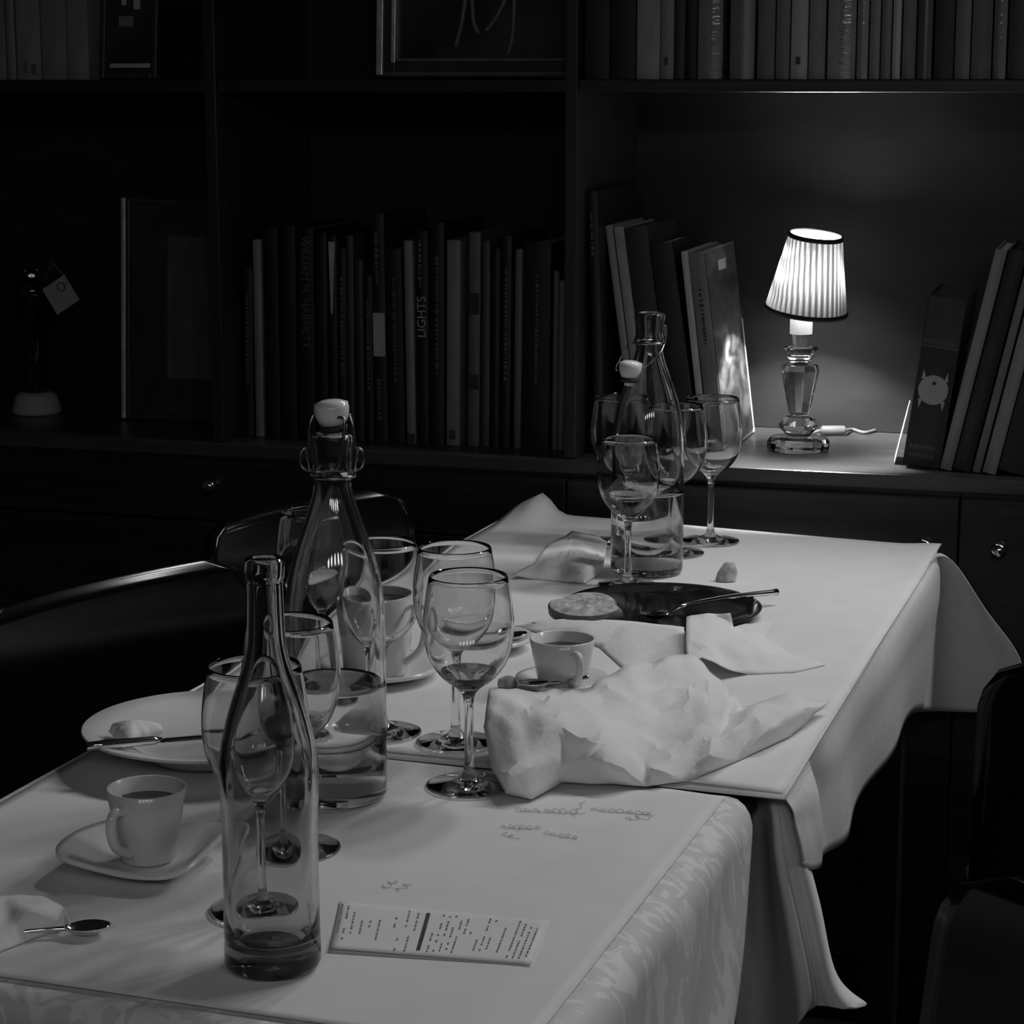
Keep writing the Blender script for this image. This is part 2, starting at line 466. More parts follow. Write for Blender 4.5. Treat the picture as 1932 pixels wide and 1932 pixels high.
# shelf above the decanter
for i, (x0, x1, v) in enumerate([(-60, -22, .16), (-20, 13, .17), (15, 31, .20), (34, 79, .22), (81, 128, .19), (129, 169, .20)]):
    u0 = cab(x0, 146, 0.02)[0] + 0.0003; u1 = cab(x1, 146, 0.02)[0] - 0.0003
    bk = make_book('book', u1 - u0, 0.25 + 0.01 * (i % 3), 0.18, book_mat(v), 'pages',
                   '%s spine, %s book from the framed photo on the shelf above the decanter' % (shade_word(v), ORD[5 - i]), 'books on the shelf above the decanter', 0.002, (u0, 0.02, SH_T))
    if i == 3:
        t = u1 - u0
        mb = MB()
        mb.box(t*.28, -0.0032, 0.010, t*.42, -0.0024, 0.028); mb.box(t*.62, -0.0032, 0.008, t*.80, -0.0024, 0.024)
        mb.build('spine_label', 'dimletter', bk, smooth=False)

# middle bay books: bottom x0, x1, top y, lean px (top shift), albedo
midv = 0.07
mid = [(461, 479, 505, -3, .012, 'd1'), (484, 499, 453, -7, .26, ''), (503, 530, 430, -6, .006, ''), (533, 562, 426, -5, .006, ''), (566, 596, 432, -5, .006, 'name'),
       (600, 620, 440, -4, .006, ''), (622, 638, 445, -3, .008, 'taper'), (641, 655, 470, -3, .012, 'dots'), (657, 670, 445, -4, .05, ''), (673, 688, 490, -4, .03, ''),
       (690, 706, 520, -4, .012, 'dots2'), (709, 733, 404, -9, .014, 'patch'), (736, 765, 470, -8, .010, 'thin'), (769, 785, 455, -7, .24, 'foot'), (788, 810, 436, -3, .008, 'ights'),
       (813, 838, 421, 0, .012, 'dots3'), (843, 868, 454, 1, .21, 'mark'), (883, 904, 439, 3, .12, 'bands'), (909, 923, 455, 2, .07, ''), (926, 941, 470, 3, .008, ''),
       (944, 962, 445, 4, .012, 'dots4'), (969, 982, 471, 4, .14, ''), (986, 1036, 460, 5, .006, 'dim'), (1041, 1051, 512, 4, .15, ''), (1052, 1063, 530, 4, .20, '')]
for i, (x0, x1, ty, ln, v, sp) in enumerate(mid):
    u0, w0 = cab(x0, 830, midv); u1, _ = cab(x1, 830, midv)
    ut, wt_ = cab((x0 + x1) / 2 + ln, ty, midv)
    ub, _ = cab((x0 + x1) / 2, 830, midv)
    vert, _ = cab((x0 + x1) / 2 - (966 - (x0 + x1) / 2) * -0.0 , ty, midv)
    # vertical lines drift in the image by a few px: take that out of the lean
    drift = cab((x0 + x1) / 2, ty, midv)[0] - ub
    hh = wt_ - CT
    lean = math.atan2((ut - ub), hh)
    h = hh / max(0.9, math.cos(lean))
    t = (u1 - u0) * 0.97
    lab = '%s spine, %s book from the tall framed card in the bay of upright books' % (shade_word(v), ORD[i] if i < 24 else 'last')
    if sp == 'name': lab = 'black book with a dim printed surname on its spine among the upright books'
    if sp == 'ights': lab = 'black book with bold white capitals partway down its spine'
    if sp == 'patch': lab = 'tall black book with a pale rectangular patch on its spine'
    if sp == 'taper': lab = 'black book with a tapering pale streak at the top of its spine'
    if sp == 'bands': lab = 'grey banded book spine right of the broad pale spine in the upright row'.replace('right of', 'next to')
    bk = make_book('book', t, h, 0.2, book_mat(v, 0.55), 'pages', lab, 'upright books in the dark bay', 0.002, (u0, midv, CT), lean)
    if sp == 'name': spine_text(bk, 'WILLIAM M. HARNETT', t, h, h * 0.70, 0.017, 'dimletter', -0.0026)
    if sp == 'ights':
        spine_text(bk, 'LIGHTS', t, h, h * 0.60, 0.019, 'letter', -0.0026, up=True)
        spine_dashes(bk, t, h * 0.74, h * 0.97, 'dimletter', 0.006, 9, 4, 0.35, -0.0026)
    if sp == 'patch':
        spine_patch(bk, t, h * 0.38, h * 0.57, 'card', 0.02, 0.98, -0.0028)
        spine_dashes(bk, t, h * 0.70, h * 0.92, 'dimletter', 0.007, 9, 9, 0.4, -0.0026); spine_dashes(bk, t, h * 0.10, h * 0.28, 'dimletter', 0.006, 9, 19, 0.4, -0.0026)
    if sp == 'taper':
        mb = MB(); mb.add([(t*.1, -0.0027, h*.97), (t*.85, -0.0027, h*.97), (t*.55, -0.0027, h*.62), (t*.35, -0.0027, h*.62), (t*.1, -0.0018, h*.97), (t*.85, -0.0018, h*.97), (t*.55, -0.0018, h*.62), (t*.35, -0.0018, h*.62)],
                      [(0,1,2,3),(7,6,5,4),(0,4,5,1),(1,5,6,2),(2,6,7,3),(3,7,4,0)])
        mb.build('spine_label', 'card', bk, smooth=False)
    if sp == 'foot': spine_patch(bk, t, 0.001, h * 0.05, 'print', 0.02, 0.98, -0.0028)
    if sp == 'mark': spine_patch(bk, t, h * 0.03, h * 0.075, 'print', 0.2, 0.7, -0.0028)
    if sp == 'bands':
        spine_patch(bk, t, h * 0.62, h * 0.72, 'frame', 0.02, 0.98, -0.0028); spine_patch(bk, t, h * 0.27, h * 0.34, 'frame', 0.02, 0.98, -0.0028)
    if sp.startswith('dots') or sp in ('d1', 'thin', 'dim'): spine_dashes(bk, t, h * 0.32, h * 0.85, 'dimletter', 0.005, 9, i, 0.5, -0.0026)

# leaning books beside the lamp (bottom-left px, thickness px, top-left px)
def leaning(name, bx, by, tx, ty, wpx, v, depth, cover, page, label, vplane, up=False):
    u0, w0 = cab(bx, by, vplane); ut, wt2 = cab(tx, ty, vplane)
    lean = math.atan2(ut - u0, wt2 - CT); h = (wt2 - CT) / math.cos(lean)
    t = cab(bx + wpx, by, vplane)[0] - u0
    t *= math.cos(lean)
    if lean > 0: h -= t * math.tan(lean)
    return make_book(name, t, h, depth, cover, page, label, 'books leaning beside the lamp', 0.0015, (u0, vplane, CT), lean), t, h
vp = 0.10
bk, t, h = leaning('book', 1124, 846, 1109, 362, 17, .01, .26, book_mat(.010, .5), book_mat(.02), 'tall black book leaning against the upright beside the pale-spined books', .055)
spine_dashes(bk, t, h * .76, h * .92, 'dimletter', 0.004, 8, 5, .35, -0.0022)
vp = 0.10
leaning('book', 1196, 842, 1142, 427, 13, .3, .20, book_mat(.30, .6), 'pages', 'thin pale book leaning next to the tall black book', vp)
leaning('book', 1212, 842, 1158, 430, 18, .3, .20, book_mat(.34, .6), 'pages', 'pale book leaning between the thin pale book and the dark thick one', vp)
leaning('book', 1233, 842, 1178, 432, 42, .03, .21, book_mat(.03, .45), 'pages', 'thick dark book with pale page tops leaning beside the lamp', vp)
leaning('book', 1279, 842, 1226, 462, 42, .02, .20, book_mat(.015, .45), 'whitecard', 'dark leaning book with bright white page tops behind the swing-top bottle', vp)
leaning('book', 1325, 844, 1285, 476, 13, .5, .22, book_mat(.55, .55), 'pages', 'slim white-spined book leaning against the picture-cover book', 0.085)
bk, t, h = leaning('book', 1342, 846, 1299, 478, 28, .2, .235, book_mat(.20, .35), 'pages', 'book with a lamplit landscape picture on its leaning cover', 0.080)
MB().box(t + 0.0001, 0.004, 0.006, t + 0.0012, 0.228, h - 0.004).build('cover_picture', 'cover_art', bk, smooth=False)
MB().box(t + 0.0012, 0.090, h - 0.035, t + 0.0016, 0.150, h - 0.020).build('cover_lettering', 'letter', bk, smooth=False)
spine_dashes(bk, t, h * .55, h * .82, 'print', 0.006, 9, 31, .5, -0.0022)
MB().box(t - 0.004, 0.226, 0.0, t + 0.0014, 0.2345, h - 0.12).build('cover_edge', 'whitecard', bk, smooth=False)

# thick watch book and the leaning books after it
bk, t, h = leaning('book', 1703, 862, 1756, 553, 71, .012, .17, book_mat(.012, .35), 'frame', 'thick black book with a wristwatch pictured on its spine', 0.060)
spine_patch(bk, t, h * .70, h * .985, 'frame', 0.02, 0.98, -0.0022)
MB().box(0.0005, -0.0026, h * .695, t - .0005, -0.0015, h * .702).build('spine_label', 'dimletter', bk, smooth=False)
text_obj('spine_lettering', 'WATCHES', t * .20, 'dimletter', bk, Matrix.Translation((t * .5, -0.0028, h * .725)) @ Matrix.Rotation(R(90), 4, 'X'))
mb = MB()
ring = [(t*.5 + t*.40*math.cos(2*math.pi*k/32), h*.45 + t*.40*math.sin(2*math.pi*k/32)) for k in range(32)]
mb.add([(x, -0.0026, z) for x, z in ring] + [(x, -0.0014, z) for x, z in ring], [tuple(range(32)), tuple(range(63, 31, -1))] + [(k, (k+1) % 32, 32 + (k+1) % 32, 32 + k) for k in range(32)])
for sx, sz in ((-1, 1), (1, 1), (-1, -1), (1, -1)):
    cx, cz = t*.5 + sx*t*.30, h*.45 + sz*t*.33
    mb.add([(cx - t*.06, -.0027, cz - sz*t*.06), (cx + t*.06, -.0027, cz - sz*t*.06), (cx + sx*t*.02, -.0027, cz + sz*t*.2), (cx - t*.06, -.0014, cz - sz*t*.06), (cx + t*.06, -.0014, cz - sz*t*.06), (cx + sx*t*.02, -.0014, cz + sz*t*.2)],
           [(0,1,2),(5,4,3),(0,3,4,1),(1,4,5,2),(2,5,3,0)])
mb.build('watch_picture', 'card', bk, smooth=False)
MB().lathe([(0.0001, 0), (t*.05, 0), (t*.05, .0006), (0.0001, .0006)], 12, M4=Matrix.Translation((t*.5, -.0026, h*.49)) @ Matrix.Rotation(R(90), 4, 'X')).build('watch_dial', 'print', bk)
for zc, sd in ((.115, 2), (.065, 6)):
    mb = MB(); rr = random.Random(sd); x = t * .12
    while x < t * .80:
        w = rr.uniform(.0015, .0035); mb.box(x, -.0024, h*zc - .0035, x + w, -.0016, h*zc + rr.uniform(.001, .0035)); x += w + .0012
    mb.build('spine_lettering', 'dimletter', bk, smooth=False)
u0, _ = cab(1692, 838, 0.085); u1, _ = cab(1716, 735, 0.085)
cd = MB().box(0, 0, 0, 0.0012, 0.07, 0.085).build('white_card', 'whitecard', smooth=False)
cd.matrix_world = Matrix.Translation(c2w(u0 - 0.003, 0.085, CT + 0.0008)) @ Matrix.Rotation(CAB_RZ + 0.10, 4, 'Z') @ Matrix.Rotation(R(12.5), 4, 'Y')
tag(cd, 'small white card leaning against the thick watch book', 'card')
leaning('book', 1774, 872, 1880, 470, 22, .3, .19, book_mat(.30, .4), 'pages', 'pale book leaning on the thick watch book', 0.050)
leaning('book', 1799, 876, 1907, 470, 33, .02, .19, book_mat(.012, .45), book_mat(.03), 'black book leaning between two pale-spined books after the watch book', 0.045)
leaning('book', 1835, 880, 1943, 480, 15, .3, .19, book_mat(.22, .6), 'pages', 'thin grey book leaning after the black book by the watch book', 0.043)
leaning('book', 1854, 886, 1964, 480, 26, .3, .19, book_mat(.28, .6), 'pages', 'grey book leaning last before the dark end volumes', 0.032)
leaning('book', 1884, 890, 1995, 480, 60, .01, .19, book_mat(.008, .5), book_mat(.03), 'black thick volume at the end of the leaning row', 0.030)

# ------------------------------------------------------------------ frames and decanter
def picture_frame(name, x0, y0, x1, y1, v, rail, lean, label, outer, cat='picture frame'):
    u0, w0 = cab(x0, y1, v); u1, w1 = cab(x1, y0, v)
    e = empty(name, c2w(u0, v, w0)); e.rotation_euler = (0, 0, 0)
    e.matrix_world = Matrix.Translation(c2w(u0, v, w0)) @ Matrix.Rotation(CAB_RZ, 4, 'Z') @ Matrix.Rotation(-lean, 4, 'X')
    W, H = u1 - u0, (w1 - w0)
    for nm, b in (('rail', (0, 0, 0, rail, .016, H)), ('rail', (W - rail, 0, 0, W, .016, H)), ('rail', (rail, 0, 0, W - rail, .016, rail)), ('rail', (rail, 0, H - rail, W - rail, .016, H))):
        MB().box(*b).build(nm, outer, e, smooth=False, bevel=0.002)
    tag(e, label, cat)
    return e, W, H
floorY = SH_T
# tall framed card in the decanter bay
e, W, H = picture_frame('picture_frame', 233, 330, 420, 745, 0.17, 0.010, R(4), 'tall dark framed card with a bright edge beside the tagged decanter', 'frame')
e.location.z = CT + 0.003
MB().box(0.010, 0.008, 0.010, W - 0.010, 0.012, H - 0.010).build('backing', 'frame', e, smooth=False)
c0 = MB().box(W*.40, 0.0065, H*.19, W*.90, 0.008, H*.83).build('card_insert', matte('dim_card_insert', .10, .7, .25, (30, 30, 12)), e, smooth=False)
MB().box(-0.004, -0.003, 0.0, 0.003, 0.016, H).build('bevel_highlight', 'bevel_glint', e, smooth=False, bevel=.001)  # bright bar paints the light caught by the frame's front bevel
# small framed photo on the upper shelf
e, W, H = picture_frame('photo_frame', 186, -60, 288, 144, 0.045, 0.009, R(7), 'small framed photo with a bright lower strip beside grey books', 'frame')
e.location.z = SH_T + 0.002
MB().box(0.009, 0.008, 0.009, W - 0.009, 0.012, H - 0.009).build('backing', 'picture', e, smooth=False)
MB().box(W*.16, 0.0065, H*.11, W*.86, 0.008, H*.15).build('photo_strip', 'card', e, smooth=False)
mb = MB(); mb.box(W*.55, .0065, H*.66, W*.66, .008, H*.82); mb.box(W*.34, .0065, H*.70, W*.42, .008, H*.8); mb.build('photo_highlight', 'card', e, smooth=False)
mb = MB(); mb.box(W*.30, .0065, H*.50, W*.55, .008, H*.60); mb.build('photo_figure', 'stroke', e, smooth=False)
# large painting on the shelf
e, W, H = picture_frame('painting', 714, -190, 1094, 138, 0.11, 0.026, R(4), 'large framed painting with pale brush strokes on the upper shelf', 'frame')
e.location.z = SH_T + 0.003
MB().box(0.026, 0.009, 0.026, W - 0.026, 0.013, H - 0.026).build('canvas', 'picture', e, smooth=False)
MB().box(-0.003, -0.004, 0.004, 0.007, 0.016, H).build('bevel_highlight', 'bevel_glint', e, smooth=False, bevel=.001)  # outer bevel highlight built in as a bright strip
MB().box(0.020, -0.003, 0.022, 0.0265, 0.010, H - .02).build('bevel_highlight', 'bevel_glint', e, smooth=False, bevel=.001)  # inner bevel highlight, likewise put into the colour
MB().box(0.026, -0.003, 0.024, W - .02, 0.006, 0.0285).build('inner_moulding', 'stroke', e, smooth=False, bevel=.001)
MB().box(0.010, -0.002, 0.004, W - .01, 0.0, 0.008).build('outer_moulding', 'dimletter', e, smooth=False)
def px_in_frame(x, y): # offsets along the painting plane
    a, b = cab(714, 138, 0.11); c, d = cab(x, y, 0.11); return c - a, d - b
for st in ([(872, -20), (866, 30), (855, 78)], [(884, -20), (888, 30), (898, 52)], [(912, 47), (928, 26), (945, -8), (950, -30)], [(965, -30), (962, 60), (953, 92)]):
    pts = [(*px_in_frame(*p),) for p in st]
    sp_ = spline([(a, 0.0085, b) for a, b in pts], 5)
    MB().tube(sp_, 0.0035, 6).build('brush_stroke', 'stroke', e)

# tagged decanter
b0 = c2w(*[cab(68, 728, 0.20)[0], 0.20, CT]); dk = empty('glass_decanter', b0)
tag(dk, 'dark glass decanter with a square paper tag on a pale round stand', 'decanter')
MB().lathe([(0.0001, 0.001), (.040, .001), (.041, .006), (.034, .030), (.026, .036), (0.0001, .036)], 32).build('stand', matte('pale_stand', .40, .7, .1), dk)
MB().lathe([(0.0001, .037), (.022, .037), (.020, .05), (.017, .10), (.019, .16), (.026, .19), (.029, .205), (.024, .215), (.018, .222), (0.0001, .224)], 32).build('bottle', matte('dark_decanter_glass', .008, .05, .1, coat=1.0), dk)
MB().lathe([(0.0001, .2245), (.010, .2245), (.012, .232), (.009, .241), (0.0001, .243)], 20).build('stopper', 'crystal', dk)
tg = MB().box(-.024, -.0006, -.024, .024, .0006, .024).build('paper_tag', matte('paper_tag', .40, .8, .1), dk, smooth=False)
tg.matrix_parent_inverse = Matrix()
p_tag = at_depth(115, 556, b0.y - 0.045) - b0
tg.location = p_tag; tg.rotation_euler = (0, R(-32), CAB_RZ)
mb = MB(); mb.lathe([(.0062, 0), (.0062, .0012), (.0075, .0012), (.0075, 0)], 24, closed=True, M4=Matrix.Translation((.008, -.0006, .010)) @ Matrix.Rotation(R(90), 4, 'X'))
mb.build('ring_mark', 'print', tg)
MB().tube([p_tag + Vector((.010, .002, .024)), p_tag + Vector((-.015, .02, .05)), Vector((.016, -.004, .212))], .0006, 6).build('string', 'card', dk)

# ------------------------------------------------------------------ lamp
lb = on_z(1506, 848, CT); lb.z = CT + 0.0005
S = 1.0 / (4200.0 / (lb.y / CP) )      # metres per pixel there (about)
lamp = empty('table_lamp', lb)
tag(lamp, 'small crystal table lamp with a lit pleated shade on the worktop', 'lamp')
def lz(y): return height_over(lb, y)
def lr(px): return px * S
MB().lathe([(0.0001, 0), (lr(56), 0), (lr(59), .004), (lr(59), .012), (lr(54), .018), (lr(40), .020), (0.0001, .021)], 16).build('base', 'crystal', lamp, smooth=False)
z0, z1 = .0212, lz(782)
MB().lathe([(0.0001, z0), (lr(22), z0), (lr(36), z0 + (z1-z0)*.35), (lr(38), z0 + (z1-z0)*.55), (lr(26), z0 + (z1-z0)*.9), (lr(16), z1), (0.0001, z1)], 10).build('crystal_ball', 'crystal', lamp, smooth=False)
z2 = lz(688)
MB().lathe([(0.0001, z1 + .0003), (lr(17), z1 + .0003), (lr(20), z1 + .004), (lr(36), z2 - .008), (lr(33), z2), (0.0001, z2)], 8).build('crystal_column', 'crystal', lamp, smooth=False)
z3 = lz(655)
MB().lathe([(0.0001, z2 + .0003), (lr(18), z2 + .0003), (lr(20), z2 + .006), (lr(26), z2 + .012), (lr(24), z2 + .015), (lr(32), z3 - .002), (lr(32), z3), (0.0001, z3)], 24).build('drip_collar', 'crystal', lamp, smooth=True, angle=30)
z4 = lz(630)
MB().lathe([(0.0001, z3 + .0003), (lr(14), z3 + .0003), (lr(17), z4), (0.0001, z4)], 20).build('socket_cup', 'metal_dark', lamp, angle=40)
z5 = lz(542)
MB().lathe([(0.0001, z4 + .0003), (lr(21), z4 + .0003), (lr(21), z5), (0.0001, z5)], 24).build('candle_tube', 'candle', lamp, angle=40)
zb = lz(508)
MB().lathe([(0.0001, z5 + .0005), (.006, z5 + .001), (.0105, z5 + .010), (.0110, zb - .004), (.008, zb + .010), (.003, zb + .019), (0.0001, zb + .020)], 20).build('bulb', 'bulb', lamp)
zt0, zt1 = lz(583), lz(441)
tilt = Matrix.Translation((0, 0, zt0)) @ Matrix.Rotation(R(5.0), 4, 'Y') @ Matrix.Rotation(R(8.0), 4, 'X') @ Matrix.Translation((0, 0, -zt0))
M['shade'].node_tree.nodes['centre'].inputs['Location'].default_value = (-lr(8), 0, 0)
N = 40
def pleat(a): return 1.0 + 0.022 * math.cos(a * N) + 0.008 * math.cos(a * N * 2 + 1)
sh = MB().lathe([(lr(74) + (lr(48) - lr(74)) * k / 8, zt0 + (zt1 - zt0) * k / 8) for k in range(9)], N * 8, M4=tilt @ Matrix.Translation((lr(8), 0, 0)), fn=pleat).build('shade', 'shade', lamp)
for z, r in ((zt0, lr(74)), (zt1, lr(48))):
    rr = r * 1.035
    MB().lathe([(rr - .002, z - .0035), (rr + .001, z - .0035), (rr + .0012, z + .003), (rr - .002, z + .003)], 64, closed=True, M4=tilt @ Matrix.Translation((lr(8), 0, 0))).build('shade_trim', 'braid', sh)
mb = MB()
cz = zt1 - .02; cxy = tilt @ Matrix.Translation((lr(8), 0, 0)) @ Vector((0, 0, cz))
for k in range(3):
    a = k * 2.094 + .4
    p = tilt @ Matrix.Translation((lr(8), 0, 0)) @ Vector((lr(51) * math.cos(a), lr(51) * math.sin(a), cz + .006))
    mb.tube([(0.0, 0.0, zb + .020), p], .0008, 6)
mb.build('shade_carrier', 'wire', sh)
# cord and switch (part of the lamp)
p1 = on_z(1548, 812, CT + .008) - lb; p2 = on_z(1596, 812, CT + .008) - lb
MB().tube([p1, p1 + (p2 - p1) * .08, p1 + (p2 - p1) * .92, p2], [.005, .0075, .0075, .005], 14).build('cord_switch', 'plastic', lamp)
pts = [p2, on_z(1608, 810, CT + .004) - lb, on_z(1630, 816, CT + .003) - lb, on_z(1650, 812, CT + .003) - lb, on_z(1672, 806, CT + .003) - lb]
MB().tube(spline(pts, 6), .0026, 8).build('cord', 'plastic', lamp)
MB().tube(spline([p1, on_z(1530, 818, CT + .004) - lb, on_z(1515, 826, CT + .004) - lb], 5), .0026, 8).build('cord', 'plastic', lamp)

# ------------------------------------------------------------------ tables
K0 = on_z(1420, 1508); K1 = on_z(1768, 1042)
AX = Vector((K1.x - K0.x, K1.y - K0.y, 0)).normalized()      # along the table, away from the camera
LX = Vector((-AX.y, AX.x, 0))                                # across, to the window side
T_RZ = math.atan2(AX.y, AX.x)
K0 = Vector((K0.x, K0.y, 0))
def tw(s, t, z=TZ): return K0 + AX * s + LX * t + Vector((0, 0, z))
FARS = (K1 - K0).dot(AX)
WID = 0.615
def st_of(p):
    d = Vector((p.x, p.y, 0)) - K0; return d.dot(AX), d.dot(LX)
NEARS = st_of(on_z(200, 1896))[0]
def table(s0, s1, label):
    e = empty('dining_table', tw((s0 + s1) / 2, WID / 2, 0), T_RZ); tag(e, label, 'table')
    L, W = (s1 - s0) / 2, WID / 2
    MB().box(-L + .004, -W + .010, TZ - .028, L - .004, W - .004, TZ - .012).build('table_top', 'wood', e, smooth=False)
    for sx in (-1, 1):
        for sy in (-1, 1):
            x, y = sx * (L - .05), sy * (W - .05)
            MB().box(x - .022, y - .022, 0.0005, x + .022, y + .022, TZ - .0285).build('leg', 'wood_side', e, smooth=False)
table(NEARS, -.004, 'near dining table under the damask cloth holding the tall open bottle'.replace('near ', ''))
table(.004, FARS, 'dining table under the draped cloth holding the black plate')

# cloth of the table with the receipt
def near_cloth():
    mb = MB()
    def prof(d, ln, r=.012):                       # d beyond the edge -> (out, drop)
        if d <= 0: return d, 0.0
        a = d / r
        if a < math.pi / 2: return r * math.sin(a), r * (1 - math.cos(a))
        return r, r + (d - r * math.pi / 2)
    n_s, n_t = 70, 130
    s_lo, s_hi = NEARS - .20, -.002
    t_lo, t_hi = -.26, WID + .20
    grid = []
    for i in range(n_s + 1):
        row = []
        s = s_lo + (s_hi - s_lo) * i / n_s
        for j in range(n_t + 1):
            t = t_lo + (t_hi - t_lo) * j / n_t
            ds, dtr, dtl = NEARS - s, .021 - t, t - WID
            os_, zs = prof(ds, 1); 
            ss = NEARS - os_ if ds > 0 else s
            z = -zs if ds > 0 else 0.0
            tt_ = t
            if dtr > 0:
                o, q = prof(dtr, 1, .024); tt_ = .021 - o; z2_ = -q
                if ds > 0: z = min(z, z2_) - .4 * min(-z, q)
                else:
                    z = z2_
                    ss -= .75 * q * smoothstep(NEARS, s_hi, s)      # free edge swings towards the camera
                    tt_ -= .010 * math.sin((s + q * .5) * 26 + .6) * q / .2 + .05 * q
            elif dtl > 0:
                o, q = prof(dtl, 1); tt_ = WID + o
                z = min(z, -q) if ds > 0 else -q
                if ds <= 0: tt_ += .01 * math.sin(s * 30) * q / .2
            elif ds > 0:
                ss -= .010 * math.sin(t * 30) * zs / .2
            row.append(tw(ss, tt_, TZ + .001 + z))
        grid.append(row)
    mb.loft(grid)
    return mb.build('tablecloth', 'damask', solid=.0012)
tag(near_cloth(), 'white damask tablecloth under the receipt, hanging with woven pattern', 'tablecloth')

# cloth of the table with the black plate
def far_cloth():
    mb = MB()
    rows = []
    N1, N2 = 26, 16
    dz = .0035
    edge_px = [(1770, 1046), (1740, 1092), (1690, 1160), (1640, 1228), (1590, 1297), (1550, 1355), (1515, 1408), (1482, 1465), (1466, 1492)]
    hem_px = [(1735, 1345), (1727, 1347), (1690, 1402), (1645, 1476), (1602, 1562), (1575, 1602), (1550, 1625), (1529, 1641), (1520, 1625)]
    # top sheet
    for i in range(N1 + 1):
        s = 0.0 + FARS * i / N1
        row = []
        for j in range(N2 + 1):
            t = -.028 * (1 - i / N1) + (WID + .028 * (1 - i / N1)) * j / N2
            row.append(tw(s, t, TZ + dz + .0006 * math.sin(s * 9 + t * 7)))
        rows.append(row)
    mb.loft(rows)
    # window-side hang (plain) and cabinet-side hang
    mb.loft([[tw(FARS * i / 20, WID + .004 + .01 * math.sin(i) * k / 4, TZ + dz - .05 * k) for k in range(5)] for i in range(21)])
    mb.loft([[tw(FARS + .004 + .006 * math.sin(j * 1.1) * k / 4, WID * j / 16, TZ + dz - .05 * k) for k in range(5)] for j in range(17)])
    o = mb.build('tablecloth', 'cloth', solid=.0012)
    # hang on the open side, ribs run from the table edge to the hem
    ribs = []
    ne = len(edge_px)
    for k in range(ne):
        e_ = on_z(*edge_px[k], TZ + dz); Y = e_.y
        h_ = at_depth(*hem_px[k], Y - .01)
        inn = e_ + LX * .02
        out = []
        for q in range(8):
            f = q / 7
            p = e_.lerp(h_, f)
            bow = math.sin(f * math.pi) * .005 + (.007 * (1 - abs(2 * min(f * 2.2, 1) - 1)))
            out.append(p - LX * bow)
        ribs.append([inn + Vector((0, 0, -.0004)), e_ + Vector((0, 0, .0006)) - LX * .002] + out[1:])
    fine = []
    for k in range(ne - 1):
        for m in range(6):
            f = m / 6
            row = []
            for q in range(len(ribs[0])):
                p0, p1, p2, p3 = ribs[max(k-1, 0)][q], ribs[k][q], ribs[k+1][q], ribs[min(k+2, ne-1)][q]
                p = 0.5 * ((2*p1) + (p2-p0)*f + (2*p0-5*p1+4*p2-p3)*f*f + (3*p1-p0-3*p2+p3)*f**3)
                amp = max(0, q - 1) / 7
                g = k + f
                p = p - LX * (.005 * math.sin(g * 3.0 + .9 * amp) * amp) + (AX * -.012 - LX * .010) * (math.exp(-((g - 6.3) / .35) ** 2) * math.sin(math.pi * min(1, amp * 1.05))) + LX * (.018 * math.exp(-((g - 5.7) / .30) ** 2) * math.sin(math.pi * min(1, amp * 1.05)))
                row.append(p)
            fine.append(row)
    fine.append(ribs[-1])
    m1 = MB().loft(fine)
    # corner falling between the two tables: ribs (px, distance)
    cr = [[(1415, 1512, 1.93), (1402, 1620, 1.94), (1382, 1750, 1.95), (1352, 1930, 1.96), (1345, 2030, 1.96)],
          [(1432, 1508, 1.92), (1432, 1620, 1.93), (1432, 1750, 1.94), (1430, 1930, 1.95), (1430, 2020, 1.95)],
          [(1444, 1506, 1.90), (1452, 1620, 1.915), (1466, 1750, 1.92), (1484, 1930, 1.93), (1488, 1990, 1.93)],
          [(1452, 1504, 1.89), (1472, 1612, 1.855), (1500, 1730, 1.83), (1530, 1866, 1.82), (1502, 1932, 1.82)],
          [(1458, 1500, 1.89), (1482, 1604, 1.91), (1508, 1720, 1.93), (1536, 1868, 1.94), (1537, 1884, 1.94)],
          [(1464, 1497, 1.89), (1500, 1600, 1.87), (1530, 1710, 1.86), (1562, 1852, 1.855), (1590, 1910, 1.855)],
          [(1472, 1496, 1.895), (1516, 1602, 1.90), (1546, 1708, 1.91), (1577, 1842, 1.915), (1642, 1899, 1.915)]]
    rb = []
    for r_ in cr:
        p = [at_depth(*q) for q in r_]
        rb.append(spline([tw(.02, .03, TZ + dz)] + p, 4))
    m1.loft(rb)
    # corner flap by the cabinet
    fl_ = [[(1738, 1092, 2.76), (1729, 1150, 2.75), (1726, 1215, 2.75), (1727, 1346, 2.75)],
           [(1755, 1070, 2.82), (1752, 1130, 2.83), (1746, 1215, 2.84), (1736, 1342, 2.85)],
           [(1768, 1050, 2.86), (1772, 1130, 2.89), (1772, 1220, 2.91), (1768, 1341, 2.92)],
           [(1780, 1046, 2.86), (1806, 1130, 2.90), (1820, 1225, 2.92), (1822, 1343, 2.93)],
           [(1792, 1052, 2.86), (1842, 1130, 2.88), (1872, 1235, 2.90), (1875, 1345, 2.91)],
           [(1800, 1060, 2.86), (1860, 1150, 2.86), (1926, 1243, 2.86), (1935, 1330, 2.88)]]
    rb = [spline([on_z(1762, 1052, TZ + dz)] + [at_depth(*q) for q in r_], 4) for r_ in fl_]
    m1.loft(rb)
    h = m1.build('hanging_drape', 'cloth', o, solid=.0012, subsurf=1)
    return o
tag(far_cloth(), 'white tablecloth with long corner folds draped under the black plate', 'tablecloth')

